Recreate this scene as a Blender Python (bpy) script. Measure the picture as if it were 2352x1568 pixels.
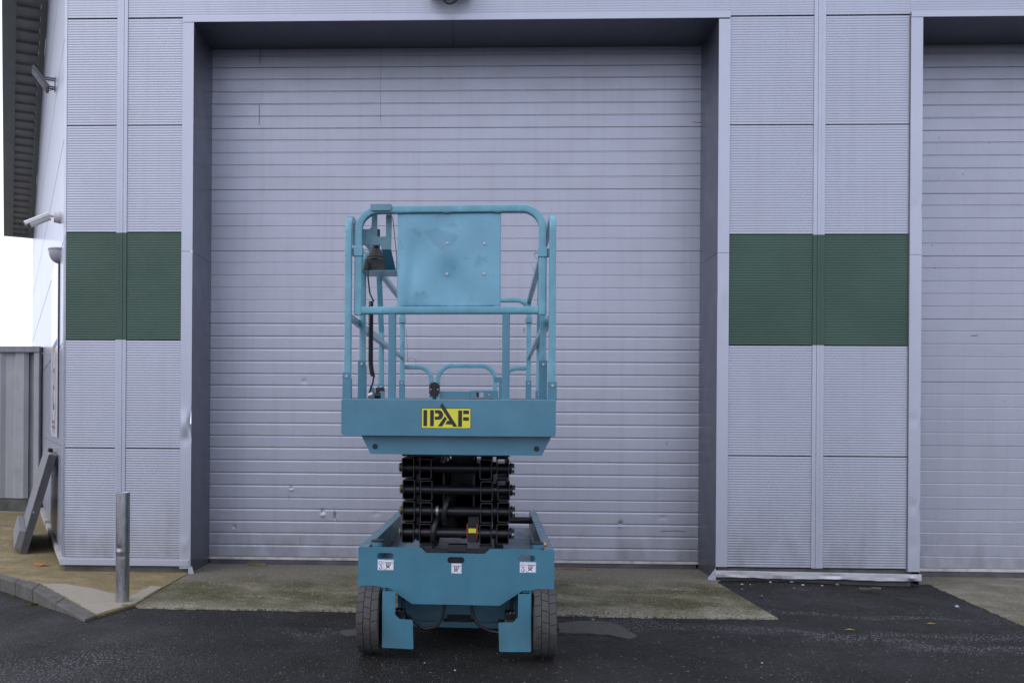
import bpy, bmesh, math, random
from mathutils import Vector, Matrix
R = math.radians
scene = bpy.context.scene
for o in list(bpy.data.objects): bpy.data.objects.remove(o)
random.seed(4)

# ---------------------------------------------------------------- camera
CAMZ = 1.265; FOC = 2000.0; W0 = 2352.0; PCX = 1001.0; PCY = 970.0; YAW = 0.032; ROLL = 0.0065
cd = bpy.data.cameras.new('camera'); cam = bpy.data.objects.new('camera', cd); scene.collection.objects.link(cam)
cam.location = (0, 0, CAMZ); cam.rotation_euler = (R(90), -ROLL, YAW)
cd.sensor_width = 36; cd.lens = FOC / W0 * 36; cd.shift_x = (1176 - PCX) / W0; cd.shift_y = (PCY - 784) / W0
cd.clip_start = 0.05; cd.clip_end = 2000
scene.camera = cam
scene.render.resolution_x = 1024; scene.render.resolution_y = 682

# ---------------------------------------------------------------- sky, sun, exposure
SUN_EL, SUN_AZ = 42.0, -50.0       # azimuth measured from -Y (behind the camera) towards -X
world = bpy.data.worlds.new('World'); scene.world = world; world.use_nodes = True
nt = world.node_tree; nt.nodes.clear()
sky = nt.nodes.new('ShaderNodeTexSky'); sky.sky_type = 'NISHITA'; sky.sun_disc = False
sky.sun_elevation = R(SUN_EL); sky.sun_rotation = R(180 + 50); sky.air_density = 1.0; sky.dust_density = 3.0
cl = nt.nodes.new('ShaderNodeTexNoise'); cl.inputs['Scale'].default_value = 2.2; cl.inputs['Detail'].default_value = 6
tc = nt.nodes.new('ShaderNodeTexCoord'); nt.links.new(tc.outputs['Generated'], cl.inputs['Vector'])
cr = nt.nodes.new('ShaderNodeValToRGB'); cr.color_ramp.elements[0].position = .3; cr.color_ramp.elements[1].position = .7
cr.color_ramp.elements[0].color = (8.3, 8.8, 11.0, 1); cr.color_ramp.elements[1].color = (9.9, 10.3, 12.2, 1)
mx = nt.nodes.new('ShaderNodeMixRGB'); mx.inputs[0].default_value = .88
bg = nt.nodes.new('ShaderNodeBackground'); bg.inputs[1].default_value = 0.1
wo = nt.nodes.new('ShaderNodeOutputWorld')
nt.links.new(cl.outputs[0], cr.inputs[0]); nt.links.new(sky.outputs[0], mx.inputs[1]); nt.links.new(cr.outputs[0], mx.inputs[2])
nt.links.new(mx.outputs[0], bg.inputs[0]); nt.links.new(bg.outputs[0], wo.inputs[0])
sd = bpy.data.lights.new('sun', 'SUN'); sd.energy = 0.5; sd.angle = R(45); sd.color = (1, .96, .9)
sun = bpy.data.objects.new('sun', sd); scene.collection.objects.link(sun)
az = R(SUN_AZ); el = R(SUN_EL)
to_sun = Vector((math.sin(az) * math.cos(el), -math.cos(az) * math.cos(el), math.sin(el)))
sun.rotation_euler = to_sun.to_track_quat('Z', 'Y').to_euler()
scene.view_settings.view_transform = 'Standard'; scene.view_settings.look = 'None'
scene.view_settings.exposure = 0.6; scene.view_settings.gamma = 1
scene.render.engine = 'CYCLES'

# ---------------------------------------------------------------- materials
def mat(name, col, rough=.5, metal=0., var=.08, vscale=3., bump=0., bscale=60., rvar=.1, speck=0, coat=0., spec=.5,
        stain=None, streak=0., stretch=(1, 1, 1), bdist=.002, grime=None):
    m = bpy.data.materials.new(name); m.use_nodes = True; n = m.node_tree; L = n.links; b = n.nodes['Principled BSDF']
    tc = n.nodes.new('ShaderNodeTexCoord'); mp = n.nodes.new('ShaderNodeMapping'); L.new(tc.outputs['Object'], mp.inputs[0])
    mp.inputs['Scale'].default_value = stretch
    def noise(s, d=6, vec=None, r=.6):
        q = n.nodes.new('ShaderNodeTexNoise'); q.inputs['Scale'].default_value = s; q.inputs['Detail'].default_value = d
        q.inputs['Roughness'].default_value = r
        L.new(vec or mp.outputs[0], q.inputs['Vector']); return q.outputs[0]
    def ramp(src, p0, p1, c0=0., c1=1.):
        q = n.nodes.new('ShaderNodeMapRange'); L.new(src, q.inputs[0])
        for i, v in zip((1, 2, 3, 4), (p0, p1, c0, c1)): q.inputs[i].default_value = v
        return q.outputs[0]
    def mix(f, a, c, mode='MIX'):
        q = n.nodes.new('ShaderNodeMixRGB'); q.blend_type = mode
        for i, v in enumerate((f, a, c)):
            if hasattr(v, 'links'): L.new(v, q.inputs[i])
            elif i == 0: q.inputs[0].default_value = v
            else: q.inputs[i].default_value = (*v, 1)
        return q.outputs[0]
    n1 = ramp(noise(vscale), .3, .7)
    c = mix(n1, [x * (1 - var) for x in col], [min(1, x * (1 + var)) for x in col])
    if streak:
        m2 = n.nodes.new('ShaderNodeMapping'); L.new(tc.outputs['Object'], m2.inputs[0]); m2.inputs['Scale'].default_value = (9, 9, .35)
        c = mix(ramp(noise(1.5, 5, m2.outputs[0]), .5, .8, 0, streak), c, [x * .45 for x in col])
    if stain:
        for (sc, lo, hi, amt, scol) in stain: c = mix(ramp(noise(sc, 8), lo, hi, 0, amt), c, scol)
    if grime:      # dirt splashed up from the ground: (top height, amount, colour)
        sx = n.nodes.new('ShaderNodeSeparateXYZ'); L.new(tc.outputs['Object'], sx.inputs[0])
        q = n.nodes.new('ShaderNodeMath'); q.operation = 'MULTIPLY'
        m3 = n.nodes.new('ShaderNodeMapping'); L.new(tc.outputs['Object'], m3.inputs[0]); m3.inputs['Scale'].default_value = (2.5, 2.5, 1.2)
        L.new(ramp(sx.outputs[2], grime[0], .08, 0, 1), q.inputs[0]); L.new(ramp(noise(2.4, 8, m3.outputs[0]), .42, .68, .08, grime[1]), q.inputs[1])
        c = mix(q.outputs[0], c, grime[2])
    if speck:
        c = mix(ramp(noise(speck, 2), .62, .75, 0, .8), c, [min(1, x * 2.6 + .03) for x in col])
    L.new(c, b.inputs['Base Color'])
    L.new(ramp(noise(vscale * 2.3), .3, .7, max(.02, rough - rvar), min(1, rough + rvar)), b.inputs['Roughness'])
    b.inputs['Metallic'].default_value = metal; b.inputs['Coat Weight'].default_value = coat; b.inputs['Coat Roughness'].default_value = .15
    b.inputs['Specular IOR Level'].default_value = spec
    if bump:
        bp = n.nodes.new('ShaderNodeBump'); bp.inputs['Strength'].default_value = bump; bp.inputs['Distance'].default_value = bdist
        L.new(noise(bscale, 4), bp.inputs['Height']); L.new(bp.outputs[0], b.inputs['Normal'])
    return m
WALLC = (.38, .40, .468)
M = {}
M['wall'] = mat('silver_cladding', WALLC, .40, .45, .03, 1.2, 0, 25, streak=.14, rvar=.04, stain=[(.55, .42, .62, .18, (.28, .29, .33))], grime=(.75, .55, (.17, .165, .15)))
M['sidewall'] = mat('silver_cladding_smooth', WALLC, .3, .25, .005, .3, coat=.4, rvar=.0)
M['green'] = mat('green_cladding', (.028, .070, .047), .5, 0, .12, 1.5, stain=[(2.2, .6, .8, .35, (.04, .07, .055))])
M['trim'] = mat('silver_trim', (.41, .43, .502), .40, .45, .03, 2, .1, 6, streak=.06, rvar=.04)
M['reveal'] = mat('shaded_reveal_sheet', (.20, .21, .25), .42, .85, .03, 1.5)  # same silver as the walls, darkened to carry the shade and dark reflections
M['door'] = mat('embossed_door_skin', (.362, .375, .436), .42, .45, .035, 1.4, .35, 85, streak=.16, rvar=.05, stretch=(1, 1, 1.6), bdist=.0035,
                stain=[(1.1, .60, .78, .22, (.22, .21, .2)), (7, .70, .76, .3, (.3, .29, .28))], grime=(.5, .6, (.17, .165, .155)))
M['scuff'] = mat('dark_scuff', (.13, .125, .14), .7)
M['rail_alu'] = mat('dirty_aluminium', (.50, .49, .47), .5, .3, .2, 6, stain=[(9, .5, .7, .6, (.2, .19, .15))])
M['crumple'] = mat('crumpled_aluminium', (.44, .45, .475), .5, .35, .1, 6, .3, 14, stain=[(10, .55, .7, .5, (.25, .24, .23))])
M['rubber'] = mat('black_rubber', (.035, .035, .042), .6, 0, .3, 6, stain=[(4, .45, .7, .5, (.10, .10, .10))])
M['gap'] = mat('dark_gap', (.015, .015, .018), .8)
M['plinth'] = mat('concrete_plinth', (.09, .088, .08), .9, 0, .3, 6, .5, 30, stain=[(5, .5, .7, .7, (.03, .035, .03))])
M['soffit'] = mat('dark_grey_soffit', (.27, .27, .285), .5, 0, .1, 3)
M['verge'] = mat('dark_verge_beam', (.20, .225, .225), .5, 0, .1, 3)
M['teal'] = mat('turquoise_paint', (.043, .160, .228), .38, 0, .10, 5, .10, 90, coat=.3, stain=[(3.2, .50, .75, .45, (.070, .21, .30)), (14, .68, .74, .5, (.085, .25, .34)), (34, .72, .745, .8, (.012, .035, .05)), (7, .62, .75, .35, (.045, .10, .13))], grime=(.34, .55, (.055, .085, .095)))
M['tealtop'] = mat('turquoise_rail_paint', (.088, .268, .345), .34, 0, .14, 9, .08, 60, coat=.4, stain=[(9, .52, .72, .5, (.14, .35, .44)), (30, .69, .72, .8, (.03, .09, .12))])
M['panel'] = mat('smudged_turquoise_sheet', (.115, .30, .41), .38, 0, .09, 5, .06, 40, coat=.3, rvar=.15,
                 stain=[(3.5, .45, .7, .5, (.15, .36, .46)), (7, .57, .65, .5, (.058, .18, .27)), (24, .64, .70, .35, (.05, .15, .23))])
M['bracket'] = mat('dull_teal_plate', (.10, .22, .27), .5, 0, .12, 30, .1, 60)
M['black'] = mat('black_plastic', (.008, .008, .010), .45, 0, .2, 8)
M['arm'] = mat('black_steel_paint', (.009, .009, .0135), .42, .0, .2, 8, .1, 60, coat=.15)
M['bolt'] = mat('zinc_bolt', (.42, .42, .42), .4, .7)
M['tyre'] = mat('grey_rubber_tread', (.046, .045, .044), .8, 0, .25, 12, .6, 120, speck=160, stain=[(8, .5, .7, .5, (.035, .033, .032))])
M['tyrebase'] = mat('dark_rubber', (.034, .033, .032), .85)
M['white'] = mat('white_sticker', (.72, .72, .8), .5, 0, .02)
M['yellow'] = mat('yellow_sticker', (.60, .57, .035), .45, 0, .03)
M['ink'] = mat('black_ink', (.012, .012, .014), .5)
M['amber'] = mat('amber_lens', (.6, .22, .02), .25, 0, .2, 40, coat=.6)
M['orange'] = mat('orange_paint', (.55, .08, .02), .5)
M['galv'] = mat('galvanised_steel', (.42, .42, .43), .30, .92, .22, 9, .25, 30, stain=[(5, .5, .75, .6, (.20, .19, .18)), (20, .62, .7, .5, (.6, .6, .6))], stretch=(1, 1, .35))
M['rust'] = mat('rusty_edge', (.16, .11, .06), .8, 0, .3, 30)
M['container'] = mat('grey_container_paint', (.30, .305, .32), .55, 0, .12, 2, .2, 20, streak=.35, stain=[(3, .6, .75, .4, (.14, .14, .13))])
M['white_plastic'] = mat('white_plastic', (.65, .65, .62), .4)
M['grey_plastic'] = mat('grey_plastic', (.35, .35, .38), .4)
M['glass'] = mat('lamp_glass', (.10, .105, .12), .5, 0, .3, 20)
M['weath'] = mat('weathered_panel', (.20, .205, .22), .55, .1, .2, 14, .4, 50, stretch=(4, 4, .5), stain=[(6, .5, .7, .5, (.12, .12, .12))])
M['weath2'] = mat('dark_ribbed_edge', (.10, .10, .112), .55, .1, .2, 14)
M['sign'] = mat('white_sign_board', (.62, .62, .68), .3, 0, .03, coat=.5)
M['red'] = mat('red_ink', (.34, .20, .22), .45)
M['blue'] = mat('blue_ink', (.10, .16, .42), .45)
M['ochre'] = mat('ochre_ink', (.38, .28, .08), .45)
M['kerb'] = mat('kerb_concrete', (.085, .080, .070), .9, 0, .3, 8, .8, 60, speck=90, stain=[(5, .45, .7, .7, (.07, .065, .055))])
M['path'] = mat('mossy_path_concrete', (.125, .105, .072), .8, 0, .2, 2.2, .6, 50, stretch=(.8, 1.8, 1),
                stain=[(2.6, .46, .66, .75, (.06, .05, .03)), (5, .60, .72, .6, (.2, .185, .155)), (2, .55, .75, .5, (.07, .068, .035))])
M['newpath'] = mat('pale_mortar', (.27, .245, .19), .9, 0, .15, 8, .9, 60, stain=[(8, .5, .7, .5, (.15, .13, .09))])
M['apron'] = mat('mossy_apron_concrete', (.095, .09, .068), .85, 0, .22, 3, .8, 70, speck=75,
                 stain=[(1.3, .38, .62, .8, (.05, .049, .026)), (4, .55, .7, .6, (.06, .055, .035)), (9, .56, .68, .6, (.19, .185, .165))], stretch=(.7, 1.6, 1))
M['apron2'] = mat('grey_apron_concrete', (.12, .117, .10), .85, 0, .18, 4, .8, 70, speck=110,
                  stain=[(2, .5, .7, .6, (.12, .115, .08)), (7, .6, .7, .5, (.2, .195, .18))], stretch=(.7, 1.6, 1))
def concrete(name, base, moss, pale, ms=1.0, amt=.85, seed=0., edges=None):
    m = bpy.data.materials.new(name); m.use_nodes = True; n = m.node_tree; L = n.links; b = n.nodes['Principled BSDF']
    tc = n.nodes.new('ShaderNodeTexCoord'); mp = n.nodes.new('ShaderNodeMapping'); L.new(tc.outputs['Object'], mp.inputs[0]); mp.inputs['Location'].default_value = (seed, seed, 0); mp.inputs['Rotation'].default_value = (0, 0, .35)
    def nz(s_, d=6, r=.62, st=None):
        q = n.nodes.new('ShaderNodeTexNoise'); q.inputs['Scale'].default_value = s_; q.inputs['Detail'].default_value = d; q.inputs['Roughness'].default_value = r
        if st:
            m2 = n.nodes.new('ShaderNodeMapping'); L.new(mp.outputs[0], m2.inputs[0]); m2.inputs['Scale'].default_value = st; L.new(m2.outputs[0], q.inputs['Vector'])
        else: L.new(mp.outputs[0], q.inputs['Vector'])
        return q.outputs[0]
    def rg(src, a, c, lo=0., hi=1.):
        q = n.nodes.new('ShaderNodeMapRange'); L.new(src, q.inputs[0])
        for i_, v_ in zip((1, 2, 3, 4), (a, c, lo, hi)): q.inputs[i_].default_value = v_
        return q.outputs[0]
    def mul(a, c):
        q = n.nodes.new('ShaderNodeMath'); q.operation = 'MULTIPLY'; L.new(a, q.inputs[0]); L.new(c, q.inputs[1]); return q.outputs[0]
    def mix(f, a, c):
        q = n.nodes.new('ShaderNodeMixRGB')
        for i_, v_ in enumerate((f, a, c)):
            if hasattr(v_, 'links'): L.new(v_, q.inputs[i_])
            else: q.inputs[i_].default_value = (*v_, 1)
        return q.outputs[0]
    if edges:
        xyz = n.nodes.new('ShaderNodeSeparateXYZ'); L.new(tc.outputs['Object'], xyz.inputs[0])
        ad = n.nodes.new('ShaderNodeMath'); ad.operation = 'ADD'; L.new(xyz.outputs[1], ad.inputs[0]); L.new(rg(nz(1.8, 6), .25, .75, -.3, .3), ad.inputs[1])
        near_door = rg(ad.outputs[0], 6.75, 7.1); front_edge = rg(ad.outputs[0], 6.05, 5.75)
    vo = n.nodes.new('ShaderNodeTexVoronoi'); vo.inputs['Scale'].default_value = 85; L.new(mp.outputs[0], vo.inputs['Vector'])
    sp = n.nodes.new('ShaderNodeSeparateColor'); L.new(vo.outputs['Color'], sp.inputs[0]); dot = rg(vo.outputs['Distance'], .1, .5, 1, 0)
    c = mix(rg(nz(5), .3, .7), [x * .72 for x in base], [x * 1.25 for x in base])
    m_ = rg(nz(1.5 * ms, 7), .40, .60, 0, amt); c = mix(m_, c, moss)
    c = mix(rg(nz(4., 6, .7, (.6, 2.2, 1)), .54, .72, 0, .8), c, [x * .42 for x in base])     # damp dark patches
    wear = rg(nz(2.2, 8, .7, (.7, 1.8, 1)), .52, .70)
    c = mix(mul(wear, rg(sp.outputs[0], .3, .7)), c, pale)
    if edges:
        c = mix(near_door, c, edges[0]); c = mix(mul(front_edge, rg(sp.outputs[2], .2, .6)), c, edges[1])
    c = mix(mul(dot, rg(sp.outputs[1], .86, .93)), c, [min(1, x * 1.6) for x in pale])
    L.new(c, b.inputs['Base Color']); b.inputs['Roughness'].default_value = .8; b.inputs['Specular IOR Level'].default_value = .35
    bp = n.nodes.new('ShaderNodeBump'); bp.inputs['Strength'].default_value = .9; bp.inputs['Distance'].default_value = .006; L.new(nz(55, 4), bp.inputs['Height']); L.new(bp.outputs[0], b.inputs['Normal'])
    return m
M['apron'] = concrete('mossy_apron_concrete', (.135, .122, .076), (.054, .053, .017), (.34, .32, .24), 1.3, .95, 0., ((.135, .125, .098), (.26, .24, .19)))
M['apron2'] = concrete('grey_apron_concrete', (.16, .148, .112), (.085, .08, .045), (.30, .29, .25), 1.2, .5, 7.)
M['path'] = concrete('mossy_path_concrete', (.215, .168, .080), (.12, .092, .036), (.33, .28, .18), .9, .6, 3.)
M['stone'] = mat('pale_stone', (.30, .30, .31), .9, 0, .3, 40)
M['darkstone'] = mat('dark_stone', (.12, .12, .14), .9, 0, .3, 40)
M['weed'] = mat('weed_green', (.10, .16, .03), .7, 0, .3, 20)
M['leaf'] = mat('dead_leaf', (.075, .055, .03), .8, 0, .3, 30)
M['wood'] = mat('mossy_wood', (.14, .11, .05), .9, 0, .4, 20, .5, 50)

BANDS = [(.9, 5.66, 2.25, 5.30, .13), (2.0, 5.42, 2.75, 5.0, .11), (2.5, 5.02, 3.9, 5.12, .12), (2.2, 5.28, 4.0, 5.42, .12), (1.9, 6.0, 3.4, 5.75, .08), (-1.2, 5.3, -.4, 5.2, .08)]
def asphalt():
    m = bpy.data.materials.new('wet_asphalt'); m.use_nodes = True; n = m.node_tree; L = n.links; b = n.nodes['Principled BSDF']
    tc = n.nodes.new('ShaderNodeTexCoord')
    def nz(s, d=5, r=.6):
        q = n.nodes.new('ShaderNodeTexNoise'); q.inputs['Scale'].default_value = s; q.inputs['Detail'].default_value = d; q.inputs['Roughness'].default_value = r
        L.new(tc.outputs['Object'], q.inputs['Vector']); return q.outputs[0]
    def rg(src, a, c, lo=0., hi=1.):
        q = n.nodes.new('ShaderNodeMapRange'); L.new(src, q.inputs[0])
        for i, v in zip((1, 2, 3, 4), (a, c, lo, hi)): q.inputs[i].default_value = v
        return q.outputs[0]
    def mul(a, c):
        q = n.nodes.new('ShaderNodeMath'); q.operation = 'MULTIPLY'
        L.new(a, q.inputs[0]); L.new(c, q.inputs[1]); return q.outputs[0]
    def mix(f, a, c):
        q = n.nodes.new('ShaderNodeMixRGB')
        for i, v in enumerate((f, a, c)):
            if hasattr(v, 'links'): L.new(v, q.inputs[i])
            else: q.inputs[i].default_value = (*v, 1)
        return q.outputs[0]
    def vor(sc, rnd=1.):
        q = n.nodes.new('ShaderNodeTexVoronoi'); q.inputs['Scale'].default_value = sc; q.inputs['Randomness'].default_value = rnd
        L.new(tc.outputs['Object'], q.inputs['Vector']); sp = n.nodes.new('ShaderNodeSeparateColor'); L.new(q.outputs['Color'], sp.inputs[0])
        return rg(q.outputs['Distance'], .12, .5, 1, 0), sp
    stone, sep = vor(62); stone2, sep2 = vor(150)
    c = mix(rg(nz(1.3), .3, .7), (.0085, .0080, .0072), (.016, .0150, .0135))
    c = mix(mul(stone, rg(sep.outputs[1], .2, .9, 0, .75)), c, (.036, .034, .031))      # ordinary aggregate
    c = mix(mul(stone2, rg(sep2.outputs[0], .945, .98)), c, (.34, .34, .34))               # small pale chippings
    c = mix(mul(stone, rg(sep.outputs[0], .975, .99)), c, (.36, .35, .34))
    worn = rg(nz(.8, 7, .55), .56, .68)                                                   # worn bands where more chippings show
    c = mix(mul(worn, mul(stone, rg(sep.outputs[2], .45, .6))), c, (.30, .30, .31))
    px_ = n.nodes.new('ShaderNodeSeparateXYZ'); L.new(tc.outputs['Object'], px_.inputs[0])
    left_glint = mul(rg(px_.outputs[0], -1.0, -2.0), rg(px_.outputs[1], 5.4, 4.3))              # near left corner: grazing sky glints painted in as paler stones
    c = mix(mul(left_glint, mul(stone, rg(sep.outputs[2], .3, .7))), c, (.17, .17, .175))
    c = mix(rg(nz(.55, 3), .45, .8, 0, .5), c, (.012, .011, .008))
    # bands where traffic has polished the surface and left pale chippings
    def math_(op, a, c_):
        q = n.nodes.new('ShaderNodeMath'); q.operation = op
        for i_, v_ in enumerate((a, c_)):
            if hasattr(v_, 'links'): L.new(v_, q.inputs[i_])
            else: q.inputs[i_].default_value = v_
        return q.outputs[0]
    wob = rg(nz(1.6, 5), .2, .8, -.22, .22)
    for (xa, ya, xb, yb, w) in BANDS:
        sl = (yb - ya) / (xb - xa); d_ = math_('SUBTRACT', px_.outputs[1], math_('ADD', math_('MULTIPLY', px_.outputs[0], sl), ya - sl * xa))
        d_ = math_('ABSOLUTE', math_('ADD', d_, wob), 0.); m_ = rg(d_, w, w * .25)
        m_ = mul(m_, mul(rg(px_.outputs[0], xa - .25, xa + .25), rg(px_.outputs[0], xb + .3, xb - .3)))
        c = mix(mul(m_, mul(stone, rg(sep.outputs[2], .30, .5))), c, (.22, .22, .23))
    L.new(c, b.inputs['Base Color'])
    L.new(rg(nz(1.8), .35, .7, .48, .75), b.inputs['Roughness'])
    b.inputs['Specular IOR Level'].default_value = .22
    bp = n.nodes.new('ShaderNodeBump'); bp.inputs['Strength'].default_value = 1.; bp.inputs['Distance'].default_value = .010
    L.new(stone, bp.inputs['Height'])
    bp2 = n.nodes.new('ShaderNodeBump'); bp2.inputs['Strength'].default_value = .6; bp2.inputs['Distance'].default_value = .012
    L.new(nz(26), bp2.inputs['Height']); L.new(bp.outputs[0], bp2.inputs['Normal']); L.new(bp2.outputs[0], b.inputs['Normal'])
    return m
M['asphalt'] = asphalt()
M['patch'] = mat('dry_asphalt_patch', (.052, .050, .046), .75, 0, .15, 8, .8, 90, speck=100)

# ---------------------------------------------------------------- mesh builder
class MB:
    def __init__(s): s.v = []; s.f = []; s.sm = []
    def add(s, vs, fs, smooth=False):
        k = len(s.v); s.v += [tuple(p) for p in vs]; s.f += [tuple(i + k for i in f) for f in fs]; s.sm += [smooth] * len(fs); return s
    def box(s, x0, x1, y0, y1, z0, z1):
        v = [(x, y, z) for z in (z0, z1) for y in (y0, y1) for x in (x0, x1)]
        return s.add(v, [(0, 2, 3, 1), (4, 5, 7, 6), (0, 1, 5, 4), (2, 6, 7, 3), (0, 4, 6, 2), (1, 3, 7, 5)])
    def prism(s, poly, d0, d1, axis='y'):
        """polygon (a,b) extruded along axis. y: (x,z); x: (y,z); z: (x,y)"""
        def pt(a, b, d): return {'y': (a, d, b), 'x': (d, a, b), 'z': (a, b, d)}[axis]
        n = len(poly); v = [pt(a, b, d0) for a, b in poly] + [pt(a, b, d1) for a, b in poly]
        return s.add(v, [tuple(range(n))[::-1], tuple(range(n, 2 * n))] + [(i, (i + 1) % n, (i + 1) % n + n, i + n) for i in range(n)])
    def sweep(s, path, sec, side, closed=False, caps=True, smooth=True):
        path = [Vector(p) for p in path]; side0 = Vector(side).normalized(); n = len(path); rings = []
        for i, p in enumerate(path):
            a = path[i - 1] if (i > 0 or closed) else p; b = path[(i + 1) % n] if (i < n - 1 or closed) else p
            d1 = (p - a).normalized() if (p - a).length > 1e-9 else (b - p).normalized(); d2 = (b - p).normalized() if (b - p).length > 1e-9 else d1
            t = (d1 + d2).normalized(); k = 1 / max(.4, t.dot(d1))
            sd = (side0 - t * side0.dot(t)).normalized(); up = sd.cross(t)
            rings.append([p + sd * q[0] + up * q[1] * k for q in sec])
        m = len(sec); v = [q for r in rings for q in r]; f = []
        for i in range(n if closed else n - 1):
            j = (i + 1) % n
            for q in range(m): f.append((i * m + q, i * m + (q + 1) % m, j * m + (q + 1) % m, j * m + q))
        s.add(v, f, smooth)
        if caps and not closed: s.add(rings[0], [tuple(range(m))[::-1]]); s.add(rings[-1], [tuple(range(m))])
        return s
    def tube(s, a, b, r, seg=16, r2=None):
        a = Vector(a); b = Vector(b); d = (b - a).normalized(); sd = Vector((1, 0, 0)) if abs(d.x) < .9 else Vector((0, 1, 0))
        u = (sd - d * sd.dot(d)).normalized(); w = d.cross(u); r2 = r if r2 is None else r2
        A = [a + (u * math.cos(t) + w * math.sin(t)) * r for t in [2 * math.pi * i / seg for i in range(seg)]]
        B = [b + (u * math.cos(t) + w * math.sin(t)) * r2 for t in [2 * math.pi * i / seg for i in range(seg)]]
        s.add(A + B, [(i, (i + 1) % seg, seg + (i + 1) % seg, seg + i) for i in range(seg)], True)
        s.add(A, [tuple(range(seg))[::-1]]); s.add(B, [tuple(range(seg))]); return s
    def build(s, name, m, parent=None, bevel=0., loc=None, rot=None):
        me = bpy.data.meshes.new(name); me.from_pydata(s.v, [], s.f); me.polygons.foreach_set('use_smooth', s.sm); me.materials.append(m)
        bm = bmesh.new(); bm.from_mesh(me); bmesh.ops.recalc_face_normals(bm, faces=bm.faces); bm.to_mesh(me); bm.free(); me.update()
        o = bpy.data.objects.new(name, me); scene.collection.objects.link(o)
        if parent: o.parent = parent
        if loc: o.location = loc
        if rot: o.rotation_euler = rot
        if bevel:
            b = o.modifiers.new('bevel', 'BEVEL'); b.width = bevel; b.segments = 2; b.limit_method = 'ANGLE'; b.angle_limit = R(40); b.harden_normals = False
        return o
def circ(r, seg=12): return [(r * math.cos(2 * math.pi * i / seg), r * math.sin(2 * math.pi * i / seg)) for i in range(seg)]
def rrect(w, h, r=.006, n=3):
    out = []
    for cx, cy, a0 in ((w / 2 - r, h / 2 - r, 0), (-w / 2 + r, h / 2 - r, 90), (-w / 2 + r, -h / 2 + r, 180), (w / 2 - r, -h / 2 + r, 270)):
        for i in range(n + 1):
            a = R(a0 + 90 * i / n); out.append((cx + r * math.cos(a), cy + r * math.sin(a)))
    return out
def fillet(pts, rad, seg=10):
    """polyline with rounded inner corners; rad number or list per inner corner"""
    P = [Vector(p) for p in pts]; out = [P[0]]
    for i in range(1, len(P) - 1):
        r = rad[i - 1] if isinstance(rad, (list, tuple)) else rad
        if r <= 0: out.append(P[i]); continue
        a = (P[i - 1] - P[i]).normalized(); b = (P[i + 1] - P[i]).normalized(); ang = a.angle(b)
        t = r / math.tan(ang / 2); c = P[i] + (a + b).normalized() * (r / math.sin(ang / 2)); s0 = P[i] + a * t; s1 = P[i] + b * t
        u = s0 - c; w = s1 - c; tot = u.angle(w)
        for k in range(seg + 1):
            f = k / seg; out.append(c + (u * math.sin((1 - f) * tot) + w * math.sin(f * tot)) / math.sin(tot))
    out.append(P[-1]); return out
def plate(name, outer, holes, y0, y1, m, parent, bevel=.0015):
    bm = bmesh.new(); es = []
    for loop in [outer] + holes:
        vs = [bm.verts.new((a, y0, b)) for a, b in loop]
        es += [bm.edges.new((vs[i], vs[(i + 1) % len(vs)])) for i in range(len(vs))]
    bmesh.ops.triangle_fill(bm, use_beauty=True, use_dissolve=False, edges=es)
    ret = bmesh.ops.extrude_face_region(bm, geom=list(bm.faces))
    bmesh.ops.translate(bm, vec=(0, y1 - y0, 0), verts=[g for g in ret['geom'] if isinstance(g, bmesh.types.BMVert)])
    bmesh.ops.recalc_face_normals(bm, faces=bm.faces)
    me = bpy.data.meshes.new(name); bm.to_mesh(me); bm.free(); me.materials.append(m)
    o = bpy.data.objects.new(name, me); scene.collection.objects.link(o); o.parent = parent
    if bevel:
        b = o.modifiers.new('bevel', 'BEVEL'); b.width = bevel; b.segments = 2; b.limit_method = 'ANGLE'; b.angle_limit = R(40)
    return o
def stadium(x0, x1, z0, z1, n=8):
    r = (z1 - z0) / 2; cz = (z0 + z1) / 2; out = []
    for i in range(n + 1): a = R(-90 + 180 * i / n); out.append((x1 - r + r * math.cos(a), cz + r * math.sin(a)))
    for i in range(n + 1): a = R(90 + 180 * i / n); out.append((x0 + r + r * math.cos(a), cz + r * math.sin(a)))
    return out
def rpoly(pts, rad, n=5):
    """closed polygon with rounded corners"""
    out = []; N = len(pts)
    for i in range(N):
        r = rad[i] if isinstance(rad, (list, tuple)) else rad; p = Vector(pts[i])
        if r <= 0: out.append(tuple(p)); continue
        a = (Vector(pts[i - 1]) - p).normalized(); b = (Vector(pts[(i + 1) % N]) - p).normalized(); ang = a.angle(b)
        t = r / math.tan(ang / 2); c = p + (a + b).normalized() * (r / math.sin(ang / 2)); u = p + a * t - c; w = p + b * t - c; tot = u.angle(w)
        for k in range(n + 1): f = k / n; q = c + (u * math.sin((1 - f) * tot) + w * math.sin(f * tot)) / math.sin(tot); out.append((q.x, q.y))
    return out
def empty(name, label, cat, loc=(0, 0, 0), rz=0., group=None):
    o = bpy.data.objects.new(name, None); scene.collection.objects.link(o); o.location = loc; o.rotation_euler = (0, 0, rz)
    o['label'] = label; o['category'] = cat
    if group: o['group'] = group
    return o
def tag(o, label, cat, group=None):
    o['label'] = label; o['category'] = cat
    if group: o['group'] = group
    return o
def ground_at(u, v, z=0.):
    """ground point that the photograph's survey grid (2352 px wide) gives for a spot"""
    d = cam_R @ Vector(((u - PCX) / FOC, -(v - PCY) / FOC, -1)); t = (z - CAMZ) / d.z; return (d.x * t, d.y * t)
cam_R = cam.rotation_euler.to_matrix()

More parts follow.
